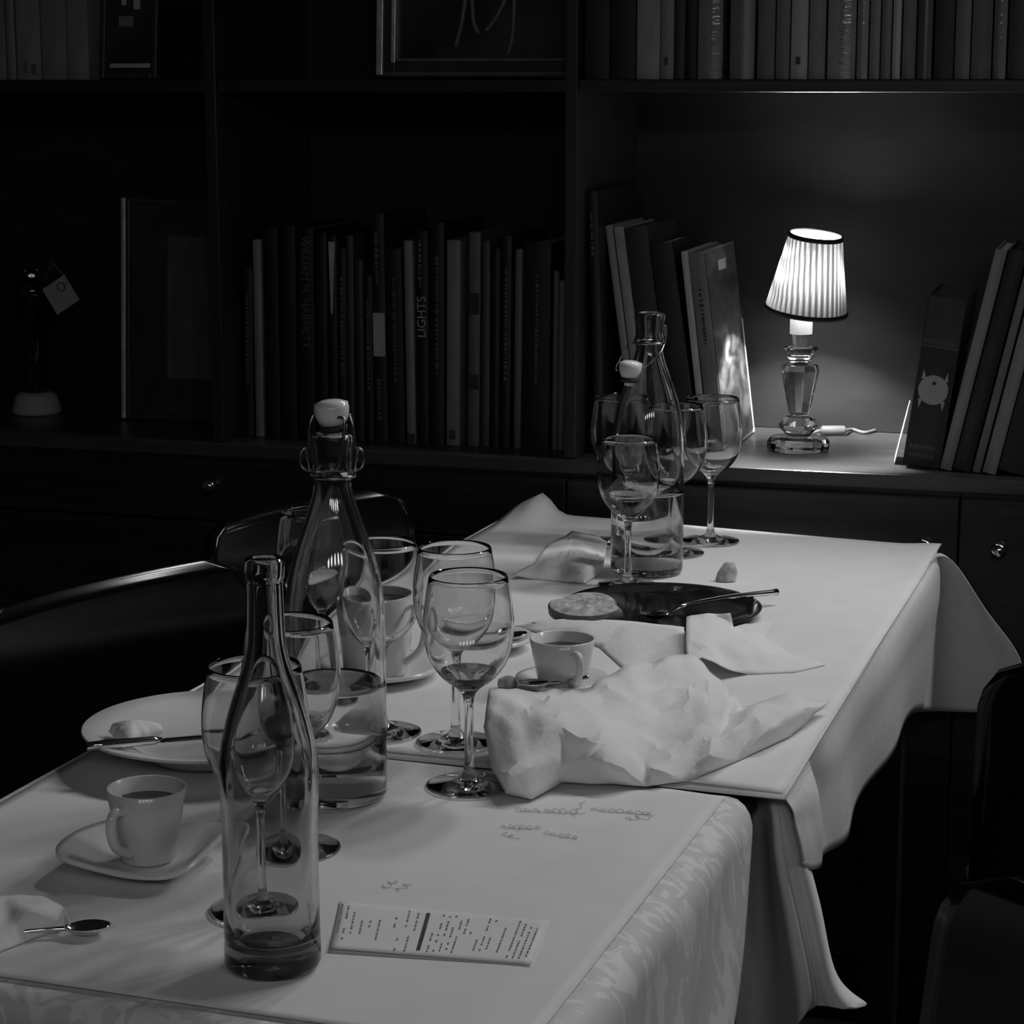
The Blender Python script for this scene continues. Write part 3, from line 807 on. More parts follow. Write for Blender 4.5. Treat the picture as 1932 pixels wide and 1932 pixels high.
# paper covers
def sheet(name, s0, s1, t0, t1, zfun, label, ns=60, nt=50, skew=(0, 0, 0, 0), near_t=0.0):
    rows = []
    for i in range(ns + 1):
        f = i / ns; row = []
        for j in range(nt + 1):
            g = j / nt
            s = s0 + (s1 - s0) * f + skew[0] * f * (1 - g) + skew[1] * f * g
            t = t0 + (t1 - t0) * g + skew[2] * f * (1 - g) + skew[3] * (1 - f) * g + near_t * (1 - f) * (1 - g)
            ds, z = zfun(s, t, f, g)
            row.append(tw(s + ds, t, TZ + z))
        rows.append(row)
    o = MB().loft(rows).build(name, 'paper', solid=.0004)
    tag(o, label, 'paper cover'); return o
def z_far(s, t, f, g):
    z = .0058 + .0004 * math.sin(s * 14 + 1) * math.sin(t * 11)
    peak = math.exp(-((t - .572) / .020) ** 2) if t < .572 else max(.35, 1 - (t - .572) / .06)
    z += .030 * peak * smoothstep(.88, 1.0, f)
    z += .004 * smoothstep(.10, 0, g) * smoothstep(.78, 1, f) - .0012 * smoothstep(.12, 0, g) * smoothstep(.95, .7, f)
    return 0.0, z
far_paper = sheet('paper_table_cover', .012, FARS + .012, -.004, WID - .006, z_far, 'white paper table cover with a raised corner under the black plate', skew=(0, .055, 0, 0), near_t=-.020)
def z_near(s, t, f, g):
    z = .0042 + .0002 * math.sin(s * 17 + t * 5) + .0002 * math.sin(t * 23) - .0016 * smoothstep(.10, 0, g)
    return 0.0, z
near_paper = sheet('paper_table_cover', NEARS + .012, -.008, .022, WID - .008, z_near, 'white paper table cover with faint handwriting under the receipt')
def z_paper(far): return TZ + (.0062 if far else .0046)
ZN, ZF = z_paper(False), z_paper(True)

# handwriting on the paper (thin strokes, part of the paper)
def scribble(px0, px1, n, amp, seed):
    rr = random.Random(seed); pts = []
    dx = (px1[0] - px0[0]) / n; ph = 0.0
    for i in range(n * 4):
        f = i / (n * 4 - 1); ph += 1.4 * rr.uniform(.5, 1.3)
        x = px0[0] + (px1[0] - px0[0]) * f + dx * .8 * math.sin(ph); y = px0[1] + (px1[1] - px0[1]) * f + amp * math.cos(ph) * rr.uniform(.25, 1)
        pts.append(on_z(x + amp * .4 * math.cos(ph), y, ZN + .0004))
    return MB().tube(spline(pts, 2), .00022, 4).build('handwriting', 'ink', near_paper)
scribble((975, 1528), (1095, 1532), 9, 7, 1); scribble((1080, 1540), (1102, 1510), 4, 2, 2); scribble((1115, 1526), (1228, 1536), 8, 5, 3)
scribble((1180, 1545), (1226, 1540), 4, 5, 8); scribble((945, 1560), (1020, 1562), 7, 6, 4); scribble((1030, 1572), (1092, 1580), 6, 5, 5); scribble((948, 1572), (975, 1580), 3, 4, 9)
scribble((722, 1676), (745, 1662), 3, 5, 6); scribble((745, 1680), (772, 1668), 3, 4, 7)

# receipt
def receipt():
    c = [on_z(622, 1786, ZN + .0035), on_z(1002, 1817, ZN + .002), on_z(1037, 1737, ZN + .0006), on_z(640, 1700, ZN + .0006)]
    rows = []
    for i in range(25):
        f = i / 24; row = []
        for j in range(11):
            g = j / 10
            a = c[0].lerp(c[1], f); b = c[3].lerp(c[2], f)
            p = a.lerp(b, g); p.z = ZN + .0004 + (.0020 - .0014 * f) * (1 - g) ** 3
            row.append(p)
        rows.append(row)
    def at(f, g):
        a = c[0].lerp(c[1], f); b = c[3].lerp(c[2], f); p = a.lerp(b, g)
        p.z = ZN + .0006 + (.0020 - .0014 * f) * (1 - g) ** 3; return p
    o = MB().loft(rows).build('receipt', 'paper', solid=.0002)
    tag(o, 'printed paper receipt beside the tall open bottle', 'receipt')
    def bar(mb, f0, f1, g0, g1):
        n = 5
        mb.loft([[at(f, g0 + (g1 - g0) * k / n) for k in range(n + 1)] for f in (f0, f1)])
    m1 = MB(); bar(m1, .425, .445, .10, .92); m1.build('printed_bar', 'print', o)
    rr = random.Random(11)
    for f, g0, g1, dens in ((.02, .35, .95, 1), (.05, .2, .95, .8), (.085, .35, .8, .7), (.13, .35, .7, .6), (.17, .4, .65, .5), (.215, .25, .7, 1), (.29, .55, .95, .6), (.32, .05, .35, .8), (.345, .5, .95, .8), (.37, .05, .4, .9), (.39, .45, .9, .8),
                      (.48, .08, .95, .5), (.51, .1, .92, .6), (.54, .12, .9, .6), (.57, .1, .92, .6), (.60, .1, .9, .6), (.63, .5, .95, .7), (.66, .55, .95, .7), (.70, .2, .45, .9), (.73, .2, .95, .9), (.76, .25, .9, .7), (.815, .2, .75, 1), (.87, .1, .95, .8), (.90, .1, .9, .9), (.93, .1, .88, .9), (.96, .15, .85, .9)):
        m1 = MB(); g = g0
        while g < g1:
            l = rr.uniform(.02, .06)
            if rr.random() < dens: bar(m1, f - .0045, f + .0045, g, min(g + l, g1))
            g += l + rr.uniform(.012, .03)
        if m1.v: m1.build('print_line', 'fadeprint', o)['kind'] = 'stuff'
receipt()

# ------------------------------------------------------------------ glassware
def prof_bottle(h, r, base, wall, pts, botz):
    """outer profile from (fraction, radius fraction), closed with the inner wall"""
    outer = [(0.0001, base)] + [(max(.0002, rf * r), fz * h) for fz, rf in pts]
    inner = []
    for fz, rf in reversed(pts):
        z = fz * h
        if z < botz: continue
        inner.append((rf * r - wall, z))
    inner += [((pts[2][1]) * r - wall - .004, botz + .0005), (0.0001, botz + .003)]
    return outer + inner
def smooth_pts(pts, n=4):
    p = spline([(a, b, 0) for a, b in pts], n); return [(q.x, q.y) for q in p]
def water_prof(pts, h, r, wall, botz, level):
    out = [(0.0001, botz + .0025), (pts[2][1] * r - wall - .0045, botz + .0002)]
    for fz, rf in pts:
        z = fz * h
        if z <= botz + .001 or z >= level: continue
        out.append((rf * r - wall + .0003, z))
    last = out[-1][0]
    out += [(last, level), (last - .0015, level - .0008), (0.0001, level - .0008)]
    return out

SWING = [(0, .90), (.006, .96), (.018, 1.0), (.25, 1.0), (.46, 1.0), (.53, .985), (.60, .92), (.66, .82), (.72, .68), (.78, .53), (.83, .42), (.86, .375), (.885, .37), (.892, .41), (.902, .42), (.912, .38), (.93, .385), (.96, .40), (.975, .42), (.988, .425), (.997, .40), (1.0, .36)]
def swing_bottle(bx, by, ltop, rpx, level_y, label):
    b = on_z(bx, by, ZF if by < 1200 else ZN); b.z += .0004
    sc = CAM_Z - b.z
    mpp = (b.y / CP) / F * 1.0
    r = rpx * b.y / F * 1.01; h = height_over(b, ltop)
    e = empty('swing_top_bottle', b); tag(e, label, 'bottle')
    pts = SWING[:3] + smooth_pts(SWING[3:13], 3)[0:] + SWING[13:]
    wall = .0036; botz = .010
    MB().lathe(prof_bottle(h, r, .004, wall, pts, botz), 64, closed=False).build('glass_body', 'bottle_glass', e)
    lv = height_over(b, level_y)
    MB().lathe(water_prof(pts, h, r, wall, botz, lv), 64).build('water', 'water', e)
    return e, h, r
def stopper(e, M4, r):
    st = MB().lathe([(0.0001, .0), (r * .72, .0), (r * .95, .008), (r * 1.0, .014), (r * .96, .0185), (r * .5, .021), (0.0001, .0215)], 32, M4=M4).build('stopper', 'china', e)
    MB().lathe([(r * .45, -.006), (r * .78, -.0055), (r * .80, -.001), (r * .45, -.0005)], 28, closed=True, M4=M4).build('gasket', 'rubber', st)
    MB().lathe([(0.0001, -.010), (r * .42, -.010), (r * .44, -.0002), (0.0001, -.0002)], 20, M4=M4).build('stopper_peg', 'china', st)

e, h, r = swing_bottle(637, 1502, 818, 97, 1282, 'swing-top water bottle with its white stopper resting on the neck')
stopper(e, Matrix.Translation((.001, 0, h + .0075)) @ Matrix.Rotation(R(-5), 4, 'Y'), .0150)
hz = h + .017
for sx in (-1, 1):
    MB().tube(spline([(sx * .015, -.004, hz), (sx * .0185, -.006, hz - .012), (sx * .0200, -.006, h - .02), (sx * .0185, -.003, h * .90)], 6), .0012, 8).build('wire_bail', 'wire', e)
    MB().tube(spline([(sx * .0185, 0, h * .90), (sx * .025, -.006, h * .915), (sx * .0265, -.008, h * .95), (sx * .022, -.008, h * .965), (sx * .0205, -.006, h * .93)], 6), .0012, 8).build('wire_lever', 'wire', e)
MB().tube(spline([(.0065, -.0155, hz - .001), (.012, -.0175, hz - .004), (.009, -.0195, h - .012), (.004, -.0195, h * .91)], 6), .0014, 8).build('wire_clip', 'wire', e)
MB().lathe([(r * .425, h * .885), (r * .455, h * .885), (r * .455, h * .892), (r * .425, h * .892)], 32, closed=True).build('wire_collar', 'wire', e)

e, h, r = swing_bottle(1220, 1079, 590, 69, 922, 'open swing-top water bottle with its stopper dangling from a wire')
sp_ = at_depth(1188, 706, e.location.y - .02) - e.location
stopper(e, Matrix.Translation(sp_ + Vector((0, 0, -.004))) @ Matrix.Rotation(R(4), 4, 'Y'), .0145)
pa, pb = Vector((-r * .43, -.002, h * .892)), Vector((r * .43, -.004, h * .892))
MB().tube(spline([pa, sp_ + Vector((-.002, .006, .035)), sp_ + Vector((-.0165, 0, .010)), sp_ + Vector((-.0150, 0, .004))], 6), .0010, 8).build('wire_bail', 'wire', e)
MB().tube(spline([pb, Vector((r * .30, -.018, h * .86)), sp_ + Vector((.030, -.004, .020)), sp_ + Vector((.0165, 0, .006)), sp_ + Vector((.0145, 0, .003))], 6), .0010, 8).build('wire_bail', 'wire', e)
MB().tube(spline([pb, Vector((r * .46, -.006, h * .93)), Vector((r * .40, -.010, h * .955)), Vector((r * .42, -.008, h * .915))], 6), .0011, 8).build('wire_lever', 'wire', e)
MB().lathe([(r * .425, h * .885), (r * .455, h * .885), (r * .455, h * .892), (r * .425, h * .892)], 32, closed=True).build('wire_collar', 'wire', e)

# tall open bottle
TALL = [(0, .86), (.006, .95), (.02, 1.0), (.10, .985), (.30, .975), (.42, 1.0), (.49, 1.01), (.55, .96), (.61, .84), (.665, .70), (.72, .54), (.76, .455), (.80, .40), (.86, .375), (.92, .365), (.945, .36), (.952, .39), (.97, .40), (.992, .40), (1.0, .365)]
b = on_z(515, 1822, ZN); b.z += .0004
h = height_over(b, 1052); r = 97 * b.y / F
e = empty('glass_bottle', b); tag(e, 'tall open glass bottle standing on the paper beside the receipt', 'bottle')
pts = TALL[:3] + smooth_pts(TALL[3:16], 3) + TALL[16:]
MB().lathe(prof_bottle(h, r, .006, .0045, pts, .018), 72).build('glass_body', 'tinted', e)

# wine glasses
GP = [(0.0001, 0), (.0340, 0), (.0368, .0006), (.0372, .0016), (.034, .0026), (.024, .0042), (.012, .0068), (.0062, .011), (.0044, .018), (.0038, .035), (.0038, .060), (.0043, .075), (.0062, .083), (.012, .089), (.022, .0965), (.031, .108), (.0365, .122), (.0388, .138), (.0385, .152), (.0365, .168), (.0336, .185)]
GI = [(.0331, .1853), (.0328, .1850), (.0357, .168), (.0377, .152), (.0380, .138), (.0355, .1225), (.0300, .1090), (.0210, .0980), (.0110, .0915), (0.0001, .0895)]
def fine_prof(p):
    return [(q.x, q.y) for q in spline([(a, b_, 0) for a, b_ in p], 3)]
GPF = [GP[0], GP[1]] + fine_prof(GP[2:])[1:]
GIF = fine_prof(GI)
def wine_glass(bx, by, ry, label, liquid=0.0, far=None, mat='water', wid=1.0):
    far = (st_of(on_z(bx, by))[0] > 0) if far is None else far
    b_ = on_z(bx, by, ZF if far else ZN); b_.z += .0004
    k = height_over(b_, ry) / .185
    e_ = empty('wine_glass', b_); tag(e_, label, 'wine glass', 'wine glasses on the table')
    prof = [(max(.0001, r_ * k * wid), z * k) for r_, z in GPF + GIF]
    MB().lathe(prof, 56).build('glass_body', 'glass', e_)
    if liquid > 0:
        lv = .0895 + liquid
        wp = [(0.0001, .0893 * k)]
        for r_, z in reversed(GIF):
            if .0896 < z < lv: wp.append((r_ * k * wid + .0002, z * k))
        wp += [(wp[-1][0], lv * k), (0.0001, lv * k)]
        MB().lathe(wp, 48).build('water' if mat == 'water' else 'wine', mat, e_)
    return e_
wine_glass(885, 1484, 1088, 'wine glass in front of another, beside the crumpled paper heap', .013, mat='wine')
wine_glass(860, 1402, 1034, 'wine glass directly behind the glass next to the crumpled paper')
wine_glass(722, 1383, 1024, 'wine glass between the stoppered bottle and the large white cup', .0)
wine_glass(598, 1306, 966, 'wine glass with a little drink behind the stoppered bottle', .030)
wine_glass(555, 1602, 1175, 'wine glass between the tall open bottle and the stoppered bottle', .014, mat='wine')
wine_glass(490, 1720, 1257, 'empty wine glass just behind the tall open bottle')
wine_glass(1184, 1105, 828, 'wine glass with some water in front of the dangling-stopper bottle', .024)
wine_glass(1340, 1022, 752, 'empty wine glass by the table end nearest the lamp', .006)
wine_glass(1272, 1044, 766, 'wine glass tucked behind the dangling-stopper bottle on the lamp side')
wine_glass(1170, 1024, 750, 'wine glass behind the dangling-stopper bottle on the chair side')

# ------------------------------------------------------------------ china
def cup(bx, by, ry, r_rim, r_base, hand, label, zs, coffee=.35, squash=1.0):
    b_ = on_z(bx, by, zs); k = height_over(b_, ry)
    e_ = empty('coffee_cup', b_); tag(e_, label, 'cup')
    w = .0026
    MB().lathe([(0.0001, .0), (r_base * .9, .0), (r_base, .002), (r_base + (r_rim - r_base) * .5, k * .52), (r_rim, k - .0008), (r_rim - .0012, k), (r_rim - w, k - .0008), (r_base - w + (r_rim - r_base) * .5, k * .52), (r_base - w, .006), (0.0001, .005)], 48).build('cup_body', 'china', e_)
    z = k * (1 - coffee)
    rc = r_base - w + (r_rim - r_base) * (z / k) + .0002
    MB().lathe([(0.0001, z), (rc - .001, z), (rc, z - .001), (rc * .98, z - .004), (0.0001, z - .004)], 40).build('coffee', 'coffee', e_)
    d = Vector((math.cos(hand), math.sin(hand), 0))
    def rad(z_): return r_base + (r_rim - r_base) * z_ / k
    pts_ = [d * (rad(k*.80) - .001) + Vector((0, 0, k*.80)), d * (rad(k*.8) + .012) + Vector((0, 0, k*.82)), d * (rad(k*.6) + .018) + Vector((0, 0, k*.62)), d * (rad(k*.4) + .014) + Vector((0, 0, k*.36)), d * (rad(k*.2) - .001) + Vector((0, 0, k*.18))]
    MB().tube(spline(pts_, 6), .0040, 10).build('handle', 'china', e_)
    return e_, k
def saucer(cx, cy, r, label, zs, wing=.0, rz=0.0):
    b_ = on_z(cx, cy, zs); b_.z += .0004
    mb = MB(); seg = 64; vs = []
    def hgt(f, a):
        base = .0015 + .010 * smoothstep(.45, 1.0, f)
        return base + wing * smoothstep(.5, 1.0, f) * (.5 + .5 * math.cos(2 * a))
    prof_f = [0.001, .3, .42, .5, .6, .75, .9, 1.0]
    top = []
    for i in range(seg):
        a = 2 * math.pi * i / seg
        sq = 1.0 / max(abs(math.cos(a + rz)) ** 5 + abs(math.sin(a + rz)) ** 5, 1e-6) ** .2 if wing else 1.0
        top.append([Vector((r * f * sq * math.cos(a), r * f * sq * math.sin(a), hgt(f, a) + .0025)) for f in prof_f] + [Vector((r * f * sq * math.cos(a), r * f * sq * math.sin(a), max(0.0, hgt(f, a) - .0015))) for f in reversed(prof_f)])
    top.append(top[0]); mb.loft(top)
    o = mb.build('saucer', 'china', loc=b_, merge=1e-5); tag(o, label, 'saucer'); return o, b_
def spoon(name, pts, bowl_dir, bowl_w, bowl_l, label, mat='chrome', rad=.0022):
    """pts[0] is the bowl end; handle runs to pts[-1]"""
    b_ = Vector(pts[0]); e_ = empty(name, b_); tag(e_, label, 'spoon')
    pp = [Vector(p) - b_ for p in pts]
    hp = spline(pp, 6); n = len(hp)
    MB().tube(hp, [rad * (.8 + .9 * (i / n) ** 2) for i in range(n)], 8).build('handle', mat, e_)
    d = Vector(bowl_dir).normalized(); sd = Vector((-d.y, d.x, 0)).normalized(); up = d.cross(sd) * -1
    if up.z < 0: up = -up
    rows = []
    for i in range(13):
        f = i / 12; row = []
        w = bowl_w * math.sin(math.pi * (f * .93 + .035)) ** .7 * (.85 + .3 * f)
        for j in range(9):
            g = (j / 8 - .5) * 2
            dep = .007 * math.sin(math.pi * f) ** .6 * (1 - g * g)
            row.append(d * (bowl_l * f - .002) + sd * (w * g) - up * (dep - .002))
        rows.append(row)
    MB().loft(rows).build('spoon_bowl', mat, e_, solid=.001)
    return e_
# espresso cup by the tall bottle
s1, sb = saucer(275, 1632, .058, 'white upswept saucer under the espresso cup beside the tall open bottle', ZN, .010, .3)
cup(280, 1620, 1484, .0315, .0215, R(-118), 'white espresso cup with dregs on the upswept saucer', sb.z + .0048, .20)
# espresso cup by the paper heap
s2, sb2 = saucer(1060, 1302, .047, 'white saucer under the espresso cup behind the crumpled paper heap', ZF)
cup(1061, 1296, 1203, .0335, .0240, R(-70), 'white espresso cup with dregs behind the crumpled paper heap', sb2.z + .0048, .22)
p = on_z(992, 1296, sb2.z + .016)
spoon('teaspoon', [p + Vector((.022, .004, .003)), p + Vector((.035, .009, .003)), p + Vector((.05, .016, .003)), p + Vector((.062, .022, .004))], (-1, -.12, .0), .0105, .030, 'steel teaspoon on the saucer of the espresso cup by the paper heap')
bq = on_z(958, 1298, ZF)
mb = MB().lathe([(0.0001, 0), (.0085, .0), (.0105, .004), (.0095, .009), (.005, .0115), (0.0001, .012)], 20, fn=lambda a: 1 + .12 * math.sin(2 * a))
o = mb.build('sugar_lump', 'bread', loc=bq + Vector((0, 0, .0004))); tag(o, 'small pale biscuit beside the teaspoon and espresso cup', 'biscuit')
# large cup
s3, sb3 = saucer(712, 1276, .066, 'white saucer under the large cup behind the wine glasses', ZF)
cup(712, 1270, 1122, .0425, .0310, R(-25), 'large white coffee cup behind the stoppered bottle', sb3.z + .0048, .12)
# empty saucer with spoon
s4, sb4 = saucer(915, 1222, .052, 'white saucer holding a spoon behind the glasses and the espresso cup', ZF)
p = on_z(985, 1205, sb4.z + .012)
spoon('teaspoon', [p + Vector((-.020, -.006, .002)), p + Vector((-.045, -.012, .003)), p + Vector((-.075, -.016, .009)), p + Vector((-.095, -.016, .014))], (1, .28, .15), .0095, .028, 'steel teaspoon lying on the saucer behind the glasses')
# deep plate
bw = on_z(398, 1428, ZN); bw.z += .0005
MB_ = MB().lathe([(0.0001, .0), (.045, .0), (.055, .003), (.078, .016), (.098, .023), (.1155, .029), (.1165, .0305), (.115, .0315), (.097, .0265), (.077, .0195), (.054, .0065), (.043, .0040), (0.0001, .0038)], 64)
o = MB_.build('deep_plate', 'china', loc=bw); tag(o, 'white deep plate behind the tall open bottle near the chairs', 'plate')
ka = on_z(164, 1408, bw.z + .034); kb_ = on_z(470, 1382, bw.z + .024)
kn = empty('table_knife', ka); tag(kn, 'steel table knife resting across the white deep plate', 'knife')
dk_ = kb_ - ka
MB().tube([Vector((0, 0, 0)), dk_ * .1, dk_ * .40, dk_ * .45], [.0038, .0046, .0040, .0026], 10).build('handle', 'chrome', kn)
sd = Vector((-dk_.y, dk_.x, 0)).normalized()
mb = MB(); rows = []
for i in range(9):
    f = .43 + .57 * i / 8; w = .008 * (1 - .75 * smoothstep(.8, 1.0, f))
    rows.append([dk_ * f + sd * (w * g) + Vector((0, 0, .0012 * (1 - abs(g)))) for g in (-1, 0, 1)])
mb.loft(rows); mb.build('blade', 'chrome', kn, solid=.0008)
cr = on_z(252, 1388, bw.z + .029)
mb = MB().lathe([(0.0001, -.006), (.014, -.005), (.021, .002), (.018, .009), (.008, .013), (0.0001, .014)], 28, fn=lambda a: 1 + .25 * math.sin(3 * a + .5) + .1 * math.sin(7 * a))
o = mb.build('napkin_scrap', 'napkin', loc=cr); tag(o, 'scrunched white napkin scrap on the rim of the deep plate', 'napkin')
# black plate with bread and spoon
pl = on_z(1248, 1159, ZF); pl.z += .0006
o = MB().lathe([(0.0001, .0), (.085, .0), (.108, .006), (.1155, .0095), (.1162, .0110), (.1145, .0118), (.106, .0085), (.084, .0035), (0.0001, .0032)], 72).build('black_plate', 'slate', loc=pl)
tag(o, 'round black glazed plate with bread and a spoon', 'plate')
br = on_z(1106, 1152, pl.z + .0165)
e = empty('bread_slice', br); tag(e, 'slice of bread with a dark crust on the black plate', 'bread')
def slice_pts(k, z): return [Vector((.031 * k * math.cos(a) * (1.0 if math.sin(a) > 0 else 1.0), .046 * k * math.sin(a) * (.8 if math.cos(a) > .2 else 1), z)) for a in [2 * math.pi * i / 28 for i in range(28)]]
tl = Matrix.Rotation(R(13), 4, 'X') @ Matrix.Rotation(R(-8), 4, 'Y') @ Matrix.Rotation(R(62), 4, 'Z')
mb = MB(); mb.loft([[tl @ p for p in q + q[:1]] for q in (slice_pts(.90, -.004), slice_pts(1.0, -.002), slice_pts(1.0, .006), slice_pts(.94, .0085))])
mb.build('crust', 'crust', e)
q = slice_pts(.94, .0085); rr = random.Random(5)
mb = MB(); rows = []
for k in (1.0, .75, .5, .25, .02):
    rows.append([tl @ Vector((p.x * k, p.y * k, p.z + (.0015 if k < 1 else 0) + rr.uniform(-.0008, .0008) * (k < 1))) for p in q]); rows[-1].append(rows[-1][0])
mb.loft(rows); mb.build('crumb', 'bread', e)
q = slice_pts(.90, -.004); mb = MB(); mb.add([tl @ p for p in q], [tuple(range(28))]); mb.build('under_crust', 'crust', e, smooth=False)
a0 = on_z(1262, 1160, pl.z + .013); a1 = on_z(1300, 1140, pl.z + .024); a2 = on_z(1380, 1126, pl.z + .018); a3 = on_z(1466, 1117, pl.z + .014)
spoon('dessert_spoon', [a0, on_z(1276, 1150, pl.z + .020), a1, a2, a3], (on_z(1205, 1156, pl.z + .006) - a0), .016, .045, 'steel dessert spoon lying across the black plate', rad=.0026)
bc_ = on_z(1369, 1096, ZF); bc_.z += .0004
mb = MB(); prof_c = [(.0, .013, .009), (.010, .0125, .0085), (.018, .009, .007), (.023, .006, .0035)]
mb.loft([[Vector((a * math.cos(2*math.pi*i/12) + .004 * z / .02, b_2 * math.sin(2*math.pi*i/12), z)) for i in range(13)] for z, a, b_2 in prof_c])
mb.add([Vector((prof_c[-1][1] * math.cos(2*math.pi*i/12) + .0046, prof_c[-1][2] * math.sin(2*math.pi*i/12), .023)) for i in range(12)], [tuple(range(12))])
o = mb.build('bread_crust', 'bread', loc=bc_, angle=40); tag(o, 'small chunk of bread crust behind the black plate', 'bread')
# spoon by the front napkin
p = on_z(128, 1752, ZN + .006)
spoon('teaspoon', [p, p + Vector((-.02, -.003, .0)), p + Vector((-.05, -.012, -.001)), p + Vector((-.075, -.03, .0))], (1, .18, 0), .0105, .032, 'steel teaspoon poking out from the folded napkin beside the espresso saucer')

# ------------------------------------------------------------------ crumpled papers
def crumple(name, outline, inner, label, zs, extra=2, noise=.002, cat='napkin'):
    """outline and inner points are image positions with a height above the table"""
    allp = outline + inner
    co = [Vector((x, y)) for x, y, h_ in allp]
    n = len(outline)
    res = delaunay_2d_cdt(co, [(i, (i + 1) % n) for i in range(n)], [], 1, 1e-4)
    vs = []
    for i, p in enumerate(res[0]):
        src = res[3][i]
        h_ = allp[src[0]][2] if src else .01
        vs.append(on_z(p.x, p.y, zs + .0006 + h_))
    me = MB().add(vs, [tuple(f) for f in res[2]])
    bm = bmesh.new()
    bv = [bm.verts.new(v) for v in me.v]
    for f in me.f: bm.faces.new([bv[i] for i in f])
    bmesh.ops.recalc_face_normals(bm, faces=bm.faces)
    bmesh.ops.subdivide_edges(bm, edges=bm.edges, cuts=4, use_grid_fill=True)
    inner_v = [v for v in bm.verts if not v.is_boundary]
    for _ in range(4): bmesh.ops.smooth_vert(bm, verts=inner_v, factor=.4, use_axis_x=True, use_axis_y=True, use_axis_z=True)
    from mathutils import noise as nz_
    for v in bm.verts:
        a = nz_.noise(v.co * 24 + Vector((3, 1, 7))); c_ = nz_.noise(v.co * 55 + Vector((1, 9, 2)))
        k = (1 - 2.6 * abs(a)) * noise + (.5 - 1.6 * abs(c_)) * noise * .5
        k *= min(1.0, max(0.0, (v.co.z - zs) / .010))
        v.co.z = max(zs + .0005, v.co.z + k)
    out = MB(); bm.verts.ensure_lookup_table()
    out.v = [tuple(v.co) for v in bm.verts]; out.f = [tuple(v.index for v in f.verts) for f in bm.faces]; bm.free()
    o_ = out.build(name, 'napkin', solid=.0005, angle=28)
    if o_.data.polygons and sum(p_.normal.z for p_ in o_.data.polygons) < 0: o_.data.flip_normals()
    tag(o_, label, cat); return o_
crumple('crumpled_paper',
        [(922, 1308, .052), (1010, 1310, .042), (1100, 1306, .030), (1170, 1262, .040), (1250, 1245, .036), (1305, 1236, .030), (1362, 1288, .012), (1400, 1340, .010), (1440, 1318, .020), (1500, 1318, .016), (1566, 1328, .007),
         (1490, 1390, .0), (1400, 1432, .0), (1300, 1474, .0), (1220, 1484, .0), (1140, 1480, .002), (1062, 1478, .002), (1003, 1508, .0), (955, 1500, .002), (928, 1460, .012), (912, 1380, .034)],
        [(985, 1345, .050), (1035, 1352, .056), (1115, 1380, .050), (1140, 1398, .034), (1080, 1440, .018), (1000, 1440, .030), (1150, 1440, .026), (1210, 1425, .012), (1260, 1428, .014), (1310, 1400, .020), (1352, 1400, .022), (1420, 1350, .026), (1230, 1330, .018), (1300, 1300, .022),
         (1180, 1320, .030), (1150, 1350, .026), (1345, 1440, .014), (1440, 1390, .016), (1500, 1352, .016), (960, 1470, .020), (1230, 1460, .012), (940, 1350, .048), (1240, 1380, .010)],
        'large crumpled white paper heaped between the wine glasses and the cup', ZF, 2, .0046, 'paper')
crumple('creased_paper',
        [(968, 1181, .0), (1010, 1174, .008), (1075, 1168, .012), (1180, 1172, .015), (1290, 1184, .018), (1300, 1240, .016), (1250, 1268, .006), (1196, 1282, .0), (1176, 1262, .0), (1132, 1222, .0), (1080, 1200, .0), (1010, 1192, .0)],
        [(1080, 1178, .011), (1180, 1186, .013), (1180, 1220, .008), (1240, 1210, .012), (1240, 1240, .007)],
        'creased paper sheet rising between the espresso cup and the black plate', ZF, 2, .0012, 'paper')
crumple('crumpled_paper',
        [(1295, 1167, .034), (1335, 1160, .036), (1378, 1160, .036), (1384, 1184, .022), (1440, 1176, .018), (1458, 1178, .016), (1445, 1205, .010), (1500, 1236, .004), (1558, 1254, .0), (1500, 1268, .0), (1410, 1272, .0), (1370, 1262, .010), (1325, 1242, .026), (1298, 1250, .026), (1294, 1210, .030)],
        [(1345, 1205, .026), (1335, 1225, .030), (1390, 1225, .020), (1430, 1225, .014), (1400, 1250, .010), (1460, 1250, .006), (1360, 1245, .014)],
        'small torn piece of crumpled paper standing before the black plate', ZF, 2, .0024, 'paper')
crumple('crumpled_napkin',
        [(966, 1086, .004), (1010, 1060, .008), (1030, 1032, .006), (1078, 1004, .008), (1118, 1008, .006), (1146, 1024, .004), (1140, 1060, .008), (1136, 1082, .0), (1104, 1101, .0), (1060, 1098, .0), (1010, 1093, .0)],
        [(1085, 1064, .020), (1115, 1068, .018), (1060, 1050, .012), (1085, 1030, .012), (1050, 1080, .007), (1120, 1045, .010), (1030, 1070, .010), (1095, 1088, .010)],
        'crumpled white napkin beside the dangling-stopper bottle', ZF, 2, .0026)
crumple('folded_napkin',
        [(-60, 1700, .010), (10, 1692, .014), (80, 1692, .016), (118, 1712, .014), (132, 1742, .010), (118, 1752, .0), (60, 1772, .0), (0, 1796, .0), (-70, 1810, .0)],
        [(40, 1715, .020), (95, 1722, .018), (20, 1750, .010), (80, 1745, .010), (-30, 1750, .012)],
        'folded white napkin covering a spoon handle beside the espresso saucer', ZN, 2, .0014)

